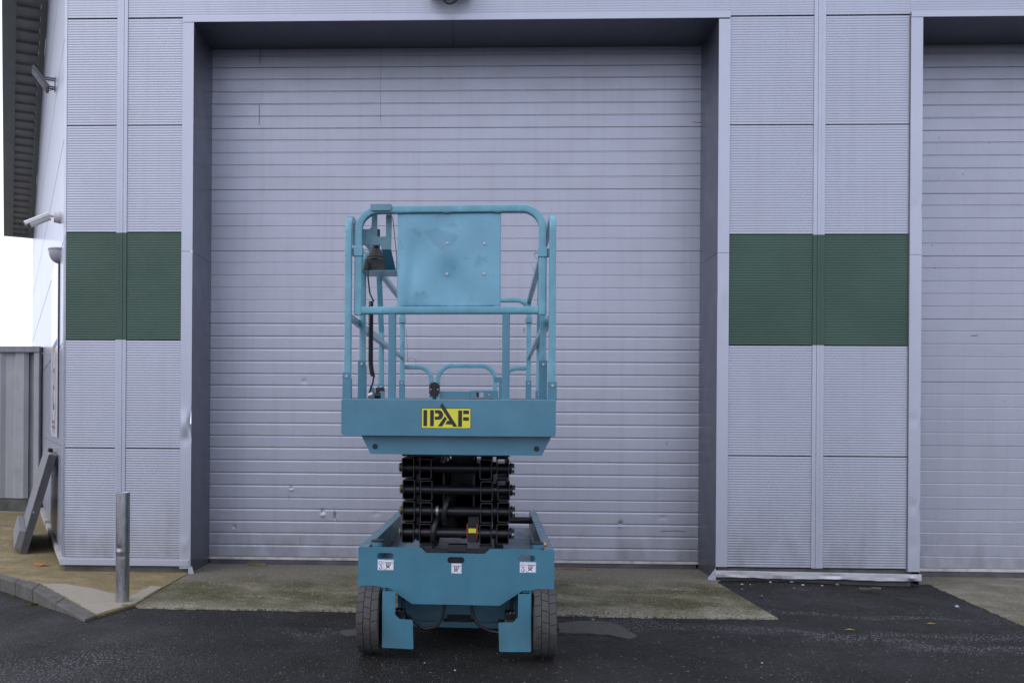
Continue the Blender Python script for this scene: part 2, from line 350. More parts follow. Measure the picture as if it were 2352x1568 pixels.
# ================================================================ GROUND
def fall(y): return -.043 * min(max((y - 5.4) / 2.3, 0), 1)
def dip(x, y):
    t = min(max((-2.35 - x) / 1.0, 0), 1); q = min(max((x - 2.3) / 1.3, 0), 1)
    return -.088 * t * t * (3 - 2 * t) + fall(y) * q * q * (3 - 2 * q)
g = MB(); nx, ny = 90, 60
def warp(t, a, b, lo, hi):
    return lo + (hi - lo) * t
xs = [-400, -120, -40, -15] + [-8 + 16 * i / 80 for i in range(81)] + [15, 40, 120, 400]
ys = [-400, -120, -40, -12, -4, 0] + [2 + 8 * i / 50 for i in range(51)] + [14, 25, 60, 150, 400]
v = [(x, y, dip(x, y) + .003 * math.sin(x * 1.7 + y) + .003 * math.sin(y * 2.3 - x)
      if -7 < x < 7 and 1 < y < 5.2 else (dip(x, y) if x > -2.3 or y < 7 else -.088)) for y in ys for x in xs]
f = [(j * len(xs) + i, j * len(xs) + i + 1, (j + 1) * len(xs) + i + 1, (j + 1) * len(xs) + i) for j in range(len(ys) - 1) for i in range(len(xs) - 1)]
v = [(x, y, min(z, -.004) if y > 4.9 else z - .004) for x, y, z in v]
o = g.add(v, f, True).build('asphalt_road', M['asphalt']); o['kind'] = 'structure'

def jag(pts, amp=.012, step=.07, seed=1):
    rnd = random.Random(seed); out = []
    n = len(pts)
    for i in range(n):
        a = Vector(pts[i]); b = Vector(pts[(i + 1) % n]); k = max(1, int((b - a).length / step)); nn = Vector((-(b - a).y, (b - a).x)).normalized()
        for q in range(k):
            p = a + (b - a) * q / k + nn * (rnd.uniform(-amp, amp) if q else 0); out.append((p.x, p.y))
    return out
def sheet(name, pts, z0, z1, m, kind='structure'):
    o = MB().prism(pts, z0, z1, 'z').build(name, m)
    if kind: o['kind'] = kind
    return o
# concrete aprons before the two doors
a1 = [(-2.247, 7.10), (-2.182, 5.83)] + jag([(-2.182, 5.83), (-.686, 5.79), (.623, 5.757), (1.24, 5.735), (2.056, 5.745)], .014, .05, 3)[1:-90 if False else None]
# only the front edge is ragged, so rebuild it explicitly
def ragged(a, b, amp, n, seed):
    rnd = random.Random(seed); a = Vector(a); b = Vector(b); nn = Vector((-(b - a).y, (b - a).x)).normalized()
    return [tuple(a + (b - a) * i / n + nn * rnd.uniform(-amp, amp)) for i in range(n)]
front = ragged((-2.182, 5.82), (-.686, 5.785), .012, 34, 3) + ragged((-.686, 5.785), (.9, 5.75), .014, 36, 4) + ragged((.9, 5.73), (2.056, 5.745), .012, 26, 5)
apr = [(-2.262, 7.10), (-2.257, 6.49), (-2.236, 5.875)] + front + [(2.056, 5.745), (2.03, 7.04), (2.1, 7.15), (2.1, 7.75), (-2.3, 7.75), (-2.3, 7.2)]
sheet('concrete_apron', apr, -.15, .006, M['apron'])
apr2 = [(3.80, 7.25)] + ragged((3.80, 7.22), (3.55, 5.62), .01, 30, 8) + [(3.55, 5.62), (9, 5.4), (9, 7.75), (3.72, 7.75), (3.72, 7.25)]
b = MB().prism(apr2, -.15, .008, 'z'); b.v = [(x, y, z + fall(y) if z > 0 else z) for x, y, z in b.v]
o = b.build('concrete_apron', M['apron2']); o['kind'] = 'structure'
# footpath on the left with its kerb
gp = lambda u, v, z=.012: ground_at(u, v, z)
path = [(-2.262, 7.10), gp(374, 1348), gp(312, 1386), gp(290, 1393), gp(223, 1413), gp(94, 1340), gp(45, 1329), gp(0, 1317), (-6.5, 9.2), (-14, 14), (-14, 30), (-6, 30), (-2.3, 9)]
sheet('footpath', path, -.2, .012, M['path'])
inner = [gp(223, 1413), gp(150, 1372), gp(94, 1340), gp(45, 1329), gp(0, 1317), (-6.5, 9.2)]
outer = [gp(194, 1423), gp(128, 1386), gp(75, 1353), gp(35, 1337), gp(0, 1327), (-6.8, 9.1)]
k = MB()
for i in range(5):
    q = [inner[i], inner[i + 1], outer[i + 1], outer[i]]
    cxy = (sum(p[0] for p in q) / 4, sum(p[1] for p in q) / 4)
    q = [(p[0] + (cxy[0] - p[0]) * .012, p[1] + (cxy[1] - p[1]) * .012) for p in q]
    k.prism(q, -.2, .016, 'z')
o = k.build('kerb', M['kerb'], bevel=.008); o['kind'] = 'structure'
mort = jag([gp(223, 1411), gp(290, 1391), gp(310, 1385), gp(372, 1348), gp(345, 1345), gp(296, 1372), gp(225, 1354), gp(150, 1341), gp(96, 1341)], .012, .06, 6)
sheet('mortar_repair', mort, .0, .0165, M['newpath'])
for i, (pts, sd) in enumerate([([(1283, 1432), (1330, 1426), (1400, 1429), (1440, 1445), (1465, 1460), (1440, 1466), (1390, 1456), (1330, 1453), (1283, 1452)], 5),
                               ([(780, 1449), (800, 1446), (835, 1446), (838, 1458), (800, 1460)], 6)]):
    sheet('dry_patch', jag([ground_at(*p) for p in pts], .012, .05, sd), -.02, .004 if i == 0 else .0035, M['patch'])
dip_fix = None

# ================================================================ BUILDING
FY = 7.14; DY = 7.66
bld = empty('industrial_unit', 'silver grey metal clad industrial unit with green bands and two big sectional doors', 'building', (0, FY, 0))
def BB(mb, name, m, parent=None, bevel=0.):        # build in world coordinates, parent to the building at its base
    o = mb.build(name, m, parent or bld, bevel)
    if parent is None: o.location = (0, -FY, 0)
    return o
JZ = [.128, 1.037, 1.934, 2.826, 3.713, 4.598, 5.49, 6.38]      # panel joints
JR = [.108, 1.014, 1.909, 2.807, 3.694, 4.575, 5.49, 6.38]
def ribs(mb, x0, x1, z0, z1, y, pitch=.0207, depth=.0012):
    n = max(1, round((z1 - z0) / pitch)); p = (z1 - z0) / n; prof = []
    for i in range(n):
        z = z0 + i * p; prof += [(z + .10 * p, y), (z + .42 * p, y), (z + .60 * p, y + depth), (z + .92 * p, y + depth)]
    prof = [(z0, y)] + prof + [(z1, y)]
    v = [(x, yy, zz) for zz, yy in prof for x in (x0, x1)]
    mb.add(v, [(2 * i, 2 * i + 1, 2 * i + 3, 2 * i + 2) for i in range(len(prof) - 1)])
    # returns
    mb.box(x0, x1, y + depth + .001, y + .05, z0, z1)
def cladding(x0, x1, J, green, top):
    for i in range(top):
        b = MB(); ribs(b, x0, x1, J[i] + .004, J[i + 1] - .004, FY)
        BB(b, 'green_wall_panel' if i == green else 'wall_panel', M['green'] if i == green else M['wall'])
cladding(-3.313, -2.893, JZ, 2, 5); cladding(-2.803, -2.341, JZ, 2, 5)
cladding(2.141, 2.814, JR, 2, 5); cladding(2.907, 3.578, JR, 2, 5)
b = MB().box(-3.30, -2.30, FY + .052, FY + .1, 0.13, 7); BB(b, 'backing_sheet', M['gap']); b = MB().box(2.08, 3.66, FY + .052, FY + .1, .13, 7); BB(b, 'backing_sheet', M['gap'])
# header above everything
hd = MB()
for x0, x1, zb_ in ((-3.313, -2.893, 4.605), (-2.803, 2.140, 4.606), (2.141, 2.814, 4.582), (2.907, 3.580, 4.582), (3.581, 9.0, 4.595)):
    ribs(hd, x0, x1, zb_, 5.486, FY, depth=.0008); ribs(hd, x0, x1, 5.494, 6.8, FY, depth=.0008)
BB(hd, 'header_cladding', M['wall'])
# vertical cover strips with three grooves
def cover(x0, x1, z0, z1, m, name):
    w = x1 - x0; b = MB(); b.box(x0, x0 + w * .345, FY - .006, FY + .03, z0, z1); b.box(x0 + w * .365, x0 + w * .635, FY - .009, FY + .03, z0, z1)
    b.box(x0 + w * .655, x1, FY - .006, FY + .03, z0, z1); b.box(x0 + .002, x1 - .002, FY + .031, FY + .04, z0, z1); BB(b, name, m)
for (x0, x1, J) in ((-2.892, -2.804, JZ), (2.815, 2.906, JR)):
    cover(x0, x1, J[0], J[2], M['trim'], 'cover_strip'); cover(x0, x1, J[2] + .001, J[3] - .006, M['green'], 'green_cover_strip'); cover(x0, x1, J[3] - .005, 6.8, M['trim'], 'cover_strip')
# door surrounds
def dent_strip(x0, x1, y, z0, z1, dents, seed, side=1):
    """vertical flashing whose free edge (x1 if side>0) is dented"""
    b = MB(); n = 160; nxx = 5; v = []
    for j in range(n + 1):
        z = z0 + (z1 - z0) * j / n; e = 0; yy = 0
        for (dz, s, ax, ay) in dents: q = math.exp(-((z - dz) / s) ** 2); e += ax * q; yy += ay * q
        for i in range(nxx + 1):
            t = i / nxx; w = t if side > 0 else 1 - t
            v.append((x0 + (x1 - x0) * t - side * e * w * w, y + yy * math.sin(w * math.pi) - .5 * yy * w, z))
    b.add(v, [(j * (nxx + 1) + i, j * (nxx + 1) + i + 1, (j + 1) * (nxx + 1) + i + 1, (j + 1) * (nxx + 1) + i) for j in range(n) for i in range(nxx)], True)
    return b
def flash_front(x0, x1, z0, z1, dents, side, zj):
    b = dent_strip(x0, x1, FY - .014, z0, zj - .0015, dents, 1, side); c = dent_strip(x0, x1, FY - .014, zj + .0015, z1, dents, 1, side)
    b.add(c.v, c.f, True)
    e = x0 if side > 0 else x1
    b.box(min(e, e - .001 * side), max(e, e - .001 * side), FY - .013, FY + .04, z0, z1)
    return BB(b, 'jamb_flashing', M['trim'])
flash_front(-2.341, -2.249, .045, 4.557, [(1.24, .09, .014, -.022), (1.12, .05, -.005, .010), (.25, .05, .0, -.006)], 1, 2.665)
flash_front(2.048, 2.140, .112, 4.548, [(2.35, .1, .004, -.006)], -1, 2.655)
flash_front(3.580, 3.674, .09, 4.555, [(3.02, .05, .005, .004), (1.31, .04, .004, .004), (.62, .05, .006, .005), (.3, .05, -.003, .003)], 1, 2.64)
# reveals and soffits
def reveal(x, s, z0, z1, zj, cut):
    b = MB(); t = .003
    xa, xb = (x - t, x) if s > 0 else (x, x + t)
    for za, zb in ((z0, zj - .0015), (zj + .0015, z1)):
        b.box(xa, xb, FY - .010, DY - .005, za, zb)
    return BB(b, 'door_reveal', M['reveal'])
reveal(-2.249, 1, .0, 4.56, 2.665, 0); reveal(2.048, -1, -.02, 4.56, 2.655, 0); reveal(3.674, 1, -.02, 4.55, 2.64, 0)
b = MB(); b.box(-2.262, -.112, FY - .008, DY - .005, 4.559, 4.564); b.box(-.109, 2.06, FY - .008, DY - .005, 4.559, 4.564); BB(b, 'soffit_sheet', M['reveal'])
b = MB(); b.box(3.66, 9, FY - .008, DY - .005, 4.553, 4.558); BB(b, 'soffit_sheet', M['reveal'])
b = MB(); b.box(-2.341, -.112, FY - .018, FY - .009, 4.557, 4.606); b.box(-.109, 2.140, FY - .018, FY - .009, 4.557, 4.606); b.box(-2.34, 2.139, FY - .0085, FY + .03, 4.566, 4.6); BB(b, 'lintel_flashing', M['trim'])
b = MB(); b.box(3.581, 9, FY - .018, FY - .009, 4.551, 4.594); b.box(3.582, 9, FY - .0085, FY + .03, 4.56, 4.59); BB(b, 'lintel_flashing', M['trim'])
b = MB(); b.box(3.5755, 3.579, FY - .012, FY - .001, .11, 4.56); BB(b, 'sealant_gap', M['scuff'])

# sectional doors
def sect_door(x0, x1, zt, seams, dents, name='sectional_door'):
    d = bpy.data.objects.new(name, None); scene.collection.objects.link(d); d.parent = bld; d.location = (0, DY - FY, 0)
    allz = seams + [zt]
    for i in range(len(allz) - 1):
        za, zb = allz[i] + .0008, allz[i + 1] - .0008; n = 5 if i < len(allz) - 2 else (3 if zb - za > .3 else 2)
        H = zb - za; fr = [0, .198, .400, .603, .808, 1.0] if n == 5 else [0, .62, 1.0]
        prof = [(za, .003), (za + .003, 0)]
        for q in fr[1:-1]:
            z = za + (1 - q if False else q) * H
            prof += [(z - .0075, 0), (z - .0045, .0020), (z - .0005, .0036), (z + .0030, .0036), (z + .0060, 0)]
        prof += [(zb - .004, 0), (zb, .003)]
        local = [t for t in dents if za - .1 < t[1] < zb + .1]
        xsn = [x0, x1]
        for t in local: xsn += [t[0] + t[2] * 3 * (k / 10 - 1) for k in range(21)]
        xsn = sorted(set(round(min(max(x, x0), x1), 4) for x in xsn))
        if local:       # refine rows near dents
            pz = []
            for (a, ya), (c, yc) in zip(prof, prof[1:]):
                m_ = max(1, int((c - a) / .008)); pz += [(a + (c - a) * q / m_, ya + (yc - ya) * q / m_) for q in range(m_)]
            prof = pz + [prof[-1]]
        v = []
        for z, y in prof:
            for x in xsn:
                yy = y
                for (dx, dz, sx, sz, am) in local: yy += am * math.exp(-((x - dx) / sx) ** 2 - ((z - dz) / sz) ** 2)
                v.append((x, yy, z))
        m_ = len(xsn); b = MB().add(v, [(j * m_ + i2, j * m_ + i2 + 1, (j + 1) * m_ + i2 + 1, (j + 1) * m_ + i2) for j in range(len(prof) - 1) for i2 in range(m_ - 1)], bool(local))
        b.box(x0, x1, .02, .045, za, zb)
        b.build('door_section', M['door'], d)
    b = MB().box(x0, x1, .012, .018, seams[0], zt); b.build('dark_backing', M['gap'], d)
    return d
S1 = [.067, .590, 1.137, 1.686, 2.231, 2.773, 3.315, 3.857, 4.396]
px = lambda u: (u - 1065) / 2000 * DY * 1.001          # facade-parallel offset at the door
dn = [(px(668), 1.07 - .39, .012, .012, .010), (px(668), .665, .02, .012, -.006), (px(742), .475, .016, .018, .011), (px(742), .44, .02, .014, -.007),
      (px(770), .44, .012, .035, .008), (px(1424), .395, .016, .016, .014), (px(1424), .37, .02, .012, -.006), (px(696), 1.62, .02, .02, .004),
      (px(1100) - .9, .46, .03, .02, .004), (px(1520), .45, .03, .02, .003), (px(536), .33, .012, .012, .006)]
sd1 = sect_door(-2.30, 2.09, 4.562, S1, dn)
b = MB().box(-2.30, 2.09, -.006, -.0005, 4.516, 4.522); b.build('top_weatherstrip', M['door'], sd1)
b = MB().box(-2.255, 2.05, -.010, .03, .044, .066); b.build('bottom_rail', M['rail_alu'], sd1, .002)
b = MB().prism([(-.004, .043), (.03, .043), (.03, -.01), (-.020, -.01), (-.024, .010), (-.010, .018)], -2.24, 2.03, 'x'); b.build('bottom_seal', M['rubber'], sd1, .003)
S2 = [.036, .547, 1.094, 1.643, 2.186, 2.73, 3.27, 3.815, 4.36]
sd2 = sect_door(3.66, 9.0, 4.56, S2, [])
b = MB().box(3.66, 9, -.006, -.0005, 4.47, 4.476); b.build('top_weatherstrip', M['door'], sd2)
b = MB().box(3.675, 9, -.010, .03, .009, .035); b.build('bottom_rail', M['rail_alu'], sd2, .002)
b = MB().prism([(-.004, .008), (.03, .008), (.03, -.06), (-.018, -.06), (-.020, -.026), (-.010, -.018)], 3.68, 9, 'x'); b.build('bottom_seal', M['rubber'], sd2, .003)
# marks on the big door: real scratches and scuffs, thin and slightly proud
def scratch(parent, pts, w, y=-.0012, name='scuff_mark', m='scuff'):
    b = MB()
    for (a, c) in zip(pts, pts[1:]):
        a = Vector(a); c = Vector(c); n_ = Vector((-(c - a).y, (c - a).x)).normalized() * w / 2
        q = [a + n_, c + n_, c - n_, a - n_]; b.prism([tuple(p) for p in q], y, y + .0008)
    b.build(name, M[m], parent)
DX = -2.262
zz = lambda v: 1.265 + (970 - v) / 2000 * 7.78           # approx height at the left of the big door
scratch(sd1, [(px(588), zz(250)), (px(588.5), zz(270)), (px(588), zz(296))], .006)
scratch(sd1, [(px(589.5), zz(111)), (px(589), zz(155))], .007); scratch(sd1, [(px(594), zz(118)), (px(594), zz(150))], .002)
scratch(sd1, [(px(869), zz(112)), (px(869), zz(180)), (px(869.5), zz(292))], .0025)
scratch(sd1, [(px(1582), zz(293)), (px(1595), zz(295)), (px(1606), zz(295))], .006)
scratch(sd1, [(px(1527), zz(1010)), (px(1528), zz(1018))], .005)
for u, v0, v1 in ((690, 1228, 1250), (1082, 1222, 1240), (732, 1235, 1245), (662, 1134, 1150), (590, 1050, 1058), (1432, 1262, 1275), (640, 1030, 1033)):
    scratch(sd1, [(px(u), zz(v0) + .0), (px(u + .7), zz(v1))], .0022)
scratch(sd1, [(px(771), .47), (px(769), .44), (px(774), .40), (px(779), .385)], .006)
scratch(sd1, [(px(1516), .33), (px(1545), .335), (px(1570), .33)], .007, m='scuff')
for q in range(26):
    x = random.uniform(3.75, 4.8); z = random.choice([random.uniform(2.6, 3.9), random.uniform(.4, 4)]); s = random.uniform(.002, .006)
    scratch(sd2, [(x, z), (x + random.uniform(-.004, .004), z - s * 2)], s)
scratch(sd2, [(4.37, 2.045), (4.41, 2.043), (4.43, 2.049)], .008)

# base details
b = MB().box(-3.345, -2.262, FY - .022, FY + .04, .066, .118); b.box(-3.34, -2.266, FY - .004, FY + .04, .1185, .1275); BB(b, 'base_flashing', M['trim'], None, .002)
b = MB().box(-3.30, -2.26, FY + .01, FY + .5, -.05, .07); BB(b, 'plinth', M['plinth'])
b = MB().prism([(-2.262, .052), (-2.262, .0), (-2.23, -.004), (-2.215, .012), (-2.232, .07)], FY - .03, FY - .026); BB(b, 'jamb_flashing_foot', M['trim'])
b = MB().box(2.07, 3.62, FY + .02, FY + .5, -.06, .10); BB(b, 'plinth', M['plinth'])
# crumpled kick flashing
rnd = random.Random(7); b = MB(); n = 120; v = []; rows = [(.02, .082, 0), (-.010, .0815, 0), (-.0115, .079, 0), (-.012, .055, 0), (-.012, .030, 0), (-.006, .026, 0), (.012, .0255, 0)]
ph = [rnd.uniform(0, 6) for _ in range(6)]
for i in range(n + 1):
    t = i / n; x = 2.045 + t * (3.685 - 2.045)
    w1 = .003 * math.sin(t * 19 + ph[0]) + .002 * math.sin(t * 41 + ph[1]) + .001 * math.sin(t * 97 + ph[2]); w2 = .008 * math.sin(t * 13 + ph[3]) + .004 * math.sin(t * 57 + ph[4])
    kink = -.022 * math.exp(-((t - .955) / .012) ** 2) + .012 * math.exp(-((t - .59) / .05) ** 2)
    for j, (dy, z, _) in enumerate(rows):
        k_ = [0, .5, .6, .2, 1.1, 1., .8][j]; v.append((x, FY - .012 + dy + w1 * k_ - kink * k_, z - t * .013 + w2 * k_ * .35 + kink * .25 * (j > 2)))
m_ = len(rows); b.add(v, [(i * m_ + j, i * m_ + j + 1, (i + 1) * m_ + j + 1, (i + 1) * m_ + j) for i in range(n) for j in range(m_ - 1)], False)
o = BB(b, 'crumpled_kick_flashing', M['crumple'])
s_ = o.modifiers.new('t', 'SOLIDIFY'); s_.thickness = .002
b = MB().prism([(1.985, .02), (2.045, .10), (2.05, .10), (2.05, -.02), (2.02, -.035), (1.99, -.01)], FY - .02, FY - .015); BB(b, 'jamb_flashing_foot', M['trim'])

# ---- left return wall, angled, with raked verge
WD = Vector((-.46887, .88327, 0)); WN = Vector((-.88327, -.46887, 0)); WC = Vector((-3.315, FY, 0))
def wp(s, n, z): return WC + WD * s + WN * n + Vector((0, 0, z))
def wquad(mb, s0, s1, z0a, z0b, z1a, z1b, n0=0., th=.04):
    v = [wp(s0, n0, z0a), wp(s1, n0, z0b), wp(s1, n0, z1b), wp(s0, n0, z1a)] + [wp(s0, n0 - th, z0a), wp(s1, n0 - th, z0b), wp(s1, n0 - th, z1b), wp(s0, n0 - th, z1a)]
    mb.add(v, [(0, 1, 2, 3), (7, 6, 5, 4), (0, 4, 5, 1), (1, 5, 6, 2), (2, 6, 7, 3), (3, 7, 4, 0)])
zr = lambda s: 6.667 - .235 * (s - 4.41)               # rake of the verge
JS = JZ + [7.27, 8.16]
for (s0, s1) in ((.30, 6.26), (6.28, 11.85)):
    for i in range(9):
        z0, z1 = JS[i] + .003, JS[i + 1] - .003
        if z0 > zr(s0): continue
        b = MB()
        if i < 2:   # ribbed low panels
            nrib = 43; p = (z1 - z0) / nrib
            for q in range(nrib): wquad(b, s0, s1, z0 + q * p, z0 + q * p, z0 + (q + .62) * p, z0 + (q + .62) * p, .003, .004)
            wquad(b, s0, s1, z0, z0, z1, z1, 0)
        else:
            N_ = 24; v = []
            for q in range(N_ + 1):
                s_q = s0 + (s1 - s0) * q / N_; zt_ = max(z0 + .001, min(z1 - .004, zr(s_q) + .03))
                v += [wp(s_q, 0, z0 + .004), wp(s_q, 0, zt_)]
            b.add(v, [(2 * q, 2 * q + 2, 2 * q + 3, 2 * q + 1) for q in range(N_)])
        BB(b, 'side_wall_panel', M['sidewall'])
b = MB(); wquad(b, .1, 11.84, .1, .1, zr(.1), zr(11.84) + .0, -.008, .05); BB(b, 'side_backing', M['gap'])
b = MB()
v = [(-3.3135, FY - .002, .13), (-3.318, FY - .002, .13), tuple(wp(.30, .006, .13)), (-3.3135, FY - .002, 7), (-3.318, FY - .002, 7), tuple(wp(.30, .006, 7))]
b.add(v, [(0, 1, 4, 3), (1, 2, 5, 4)])
nrib = 130
for q in range(nrib):
    z = .13 + q * .0207; v = [wp(.004, .009, z), wp(.27, .009, z), wp(.27, .009, z + .012), wp(.004, .009, z + .012)]; b.add(v, [(0, 1, 2, 3)])
BB(b, 'corner_flashing', M['trim'])
b = MB(); wquad(b, .0, 3.2, .066, .02, .118, .07, .03, .05); wquad(b, 3.4, 5.2, .02, .01, .08, .07, .03, .05); BB(b, 'side_base_flashing', M['rail_alu'])
b = MB(); wquad(b, .0, 11.8, -.1, -.1, .07, .07, -.01, .2); BB(b, 'plinth', M['plinth'])
# verge: outer beam, ribbed decking, inner trim
b = MB(); OV = .53
wquad(b, -.8, 11.65, zr(-.8) - .02, zr(11.65) - .02, zr(-.8) + .25, zr(11.65) + .25, OV, .17); BB(b, 'verge_beam', M['verge'])
b = MB(); wquad(b, -.8, 11.65, zr(-.8) - .02, zr(11.65) - .02, zr(-.8) + .05, zr(11.65) + .05, .07, .07); wquad(b, 11.6, 11.65, zr(11.6) - .02, zr(11.65) - .02, zr(11.6) + .2, zr(11.65) + .2, .36, .29)
v0 = [wp(10.9, .36, zr(10.9) + .02), wp(11.6, .07, zr(11.6) + .02), wp(11.6, .10, zr(11.6) + .02), wp(10.95, .36, zr(10.95) + .02)]
b.add(v0 + [p + Vector((0, 0, .04)) for p in v0], [(0, 1, 2, 3), (4, 5, 6, 7), (0, 1, 5, 4), (1, 2, 6, 5), (2, 3, 7, 6), (3, 0, 4, 7)]); BB(b, 'verge_trim', M['verge'])
b = MB(); s = -.8
while s < 11.5:
    wquad(b, s, s + .12, zr(s) + .03, zr(s + .12) + .03, zr(s) + .1, zr(s + .12) + .1, .36, .29); wquad(b, s + .12, s + .25, zr(s + .12) + .065, zr(s + .25) + .065, zr(s + .12) + .1, zr(s + .25) + .1, .36, .29)
    s += .25
BB(b, 'ribbed_soffit', M['soffit'])
# roof and back of the building so it stays a solid body
b = MB(); b.add([(-3.3, FY + .1, 6.8), (9, FY + .1, 6.8), (9, 18, 6.8), tuple(wp(11.8, -.05, 6.8)), ] , [(0, 1, 2, 3)]); b.box(8.9, 9, FY + .8, 18, 0, 6.8); BB(b, 'roof_sheet', M['soffit'])
b = MB().box(-2.5, 9, DY + .3, DY + .35, 0, 6.7); BB(b, 'inner_wall', M['gap'])

# ================================================================ things on the side wall
wrz = math.atan2(WN.y, WN.x)                      # local +X = out of the wall
def at_wall(name, label, cat, s, z, group=None):
    p = wp(s, 0, z); return empty(name, label, cat, tuple(p), wrz, group)
# floodlight
fl = at_wall('floodlight', 'dark grey floodlight on a bracket high on the white side wall under the eave', 'floodlight', 2.15, 4.80)
fl.scale = (.64, .64, .64)
b = MB(); b.box(0, .012, -.06, .06, -.12, .10)
for z in (.07, -.07): b.box(.0, .17, -.055, -.04, z - .012, z + .012); b.box(.0, .17, .04, .055, z - .012, z + .012)
b.build('bracket', M['scuff'], fl, .002)
hb = Matrix.Rotation(R(-50), 4, 'Y')
def rot_box(mb, mtx, off, *a):
    t = MB().box(*a); mb.add([mtx @ Vector(p) + Vector(off) for p in t.v], t.f)
b = MB(); rot_box(b, Matrix.Rotation(R(38), 4, 'Y'), (.235, 0, .03), -.035, .0, -.17, .17, -.19, .19); b2 = MB(); 
for q in range(7): rot_box(b, Matrix.Rotation(R(38), 4, 'Y'), (.235, 0, .03), -.0, .03 if False else .001, -.15, .15, -.15 + q * .05, -.14 + q * .05)
b.build('lamp_housing', M['scuff'], fl, .004)
b = MB(); rot_box(b, Matrix.Rotation(R(38), 4, 'Y'), (.235, 0, .03), -.04, -.0355, -.15, .15, -.165, .165); 
b = MB(); rot_box(b, Matrix.Rotation(R(38), 4, 'Y'), (.235, 0, .03), .001, .006, -.15, .15, -.165, .165); b.build('lamp_glass', M['glass'], fl)
b = MB().sweep(fillet([(.17, .0, -.05), (.10, 0, -.13), (.02, 0, -.09)], .03), circ(.005, 8), (0, 1, 0)); b.build('cable', M['black'], fl)
# CCTV camera
cc = at_wall('security_camera', 'white bullet security camera on a round base on the side wall below the floodlight', 'security camera', .95, 3.145)
cc.scale = (.74, .74, .74)
b = MB().tube((0, 0, 0), (.035, 0, 0), .075, 24).tube((.035, 0, 0), (.075, 0, 0), .068, 24); b.build('base', M['white_plastic'], cc, .004)
b = MB().tube((.075, 0, .01), (.155, 0, .015), .018).tube((.145, 0, .015), (.18, .0, .0), .026); b.build('arm', M['white_plastic'], cc)
mt = Matrix.Rotation(R(28), 4, 'Y') @ Matrix.Rotation(R(0), 4, 'Z')
b = MB(); t = MB().tube((-.03, 0, -.02), (.22, 0, -.02), .042, 20); b.add([mt @ Vector(p) + Vector((.16, 0, -.0)) for p in t.v], t.f, False)
t = MB().prism([(-.052, -.01), (-.048, .025), (-.02, .04), (.02, .04), (.048, .025), (.052, -.01), (.046, -.01), (.042, .02), (-.042, .02), (-.046, -.01)], -.04, .27, 'x')
b.add([mt @ Vector(p) + Vector((.16, 0, 0)) for p in t.v], t.f); b.build('housing', M['white_plastic'], cc, .002)
b = MB(); t = MB().tube((.2205, 0, -.02), (.224, 0, -.02), .036, 20); b.add([mt @ Vector(p) + Vector((.16, 0, 0)) for p in t.v], t.f); b.build('lens', M['black'], cc)
# dome light
dl = at_wall('wall_light', 'grey half dome bulkhead light on the side wall beside the green panel', 'wall light', .98, 2.82)
dl.scale = (.68, .68, .68)
b = MB(); v = []; nn = 14; mm = 8
for j in range(mm + 1):
    th = math.pi / 2 * j / mm
    for i in range(nn + 1):
        a = math.pi * i / nn - math.pi / 2
        v.append((.145 * math.cos(a) * math.cos(th) ** .8, .15 * math.sin(a) * math.cos(th) ** .5, .03 - .17 * math.sin(th)))
b.add(v, [(j * (nn + 1) + i, j * (nn + 1) + i + 1, (j + 1) * (nn + 1) + i + 1, (j + 1) * (nn + 1) + i) for j in range(mm) for i in range(nn)], True)
b.build('diffuser', M['grey_plastic'], dl)
pr = [(.152 * math.cos(math.pi * i / nn - math.pi / 2), .157 * math.sin(math.pi * i / nn - math.pi / 2)) for i in range(nn + 1)]
b = MB().prism(pr, .031, .055, 'z'); b.build('hood', M['grey_plastic'], dl, .004)


# sign board on side wall
sb = at_wall('speed_limit_sign', 'white safety board on the side wall with a red speed limit ring and grey lettering', 'sign', 1.05, 1.0)
sb.location = wp(0, 0, 0)
def sbox(mb, s0, s1, z0, z1, n0, n1):
    mb.box(n0, n1, min(-s1, -s0), max(-s1, -s0), z0, z1)
# local frame: +X out of wall, +Y = opposite of WD
loc_y = Vector((-math.sin(wrz), math.cos(wrz), 0)); sgn = 1 if loc_y.dot(WD) > 0 else -1
def sb_(mb, s0, s1, z0, z1, n0, n1): mb.box(n0, n1, min(sgn * s0, sgn * s1), max(sgn * s0, sgn * s1), z0, z1)
S0, S1_ = .98, 2.35
b = MB(); sb_(b, S0, S1_, 1.10, 2.82, .012, .016); b.build('board', M['sign'], sb)
b = MB(); cs = (S0 + S1_) / 2; cz = 1.57
NR = 48; v = []
for i in range(NR):
    a = 2 * math.pi * i / NR
    for r in (.34, .30): v.append((.0172, sgn * (cs + r * 1.35 * math.cos(a)), cz + r * 1.28 * math.sin(a)))
b.add(v, [(2 * i, 2 * i + 1, 2 * ((i + 1) % NR) + 1, 2 * ((i + 1) % NR)) for i in range(NR)]); b.build('red_ring', M['red'], sb)
b = MB()   # digit 5
for (a, c, z0, z1) in ((-.12, .12, .17, .21), (-.12, -.07, .02, .17), (-.12, .10, .0, .04), (.07, .13, -.16, .02), (-.12, .10, -.2, -.15)): sb_(b, cs + a, cs + c, cz + z0, cz + z1, .0165, .0175)
b.build('numeral', M['ink'], sb)
b = MB()
for row, (z0, z1) in enumerate(((1.235, 1.262), (1.18, 1.21))):
    for q in range(5): sb_(b, cs - .32 + q * .14, cs - .23 + q * .14, z0 - .0, z1, .0165, .0172)
b.build('lettering', M['scuff'], sb)
b = MB(); sb_(b, S0 + .05, S0 + .55, 1.97, 2.03, .0165, .0172); b.build('blue_band', M['blue'], sb)
b = MB(); sb_(b, S0 + .6, S1_ - .05, 1.97, 2.03, .0165, .0172); b.build('ochre_band', M['ochre'], sb)

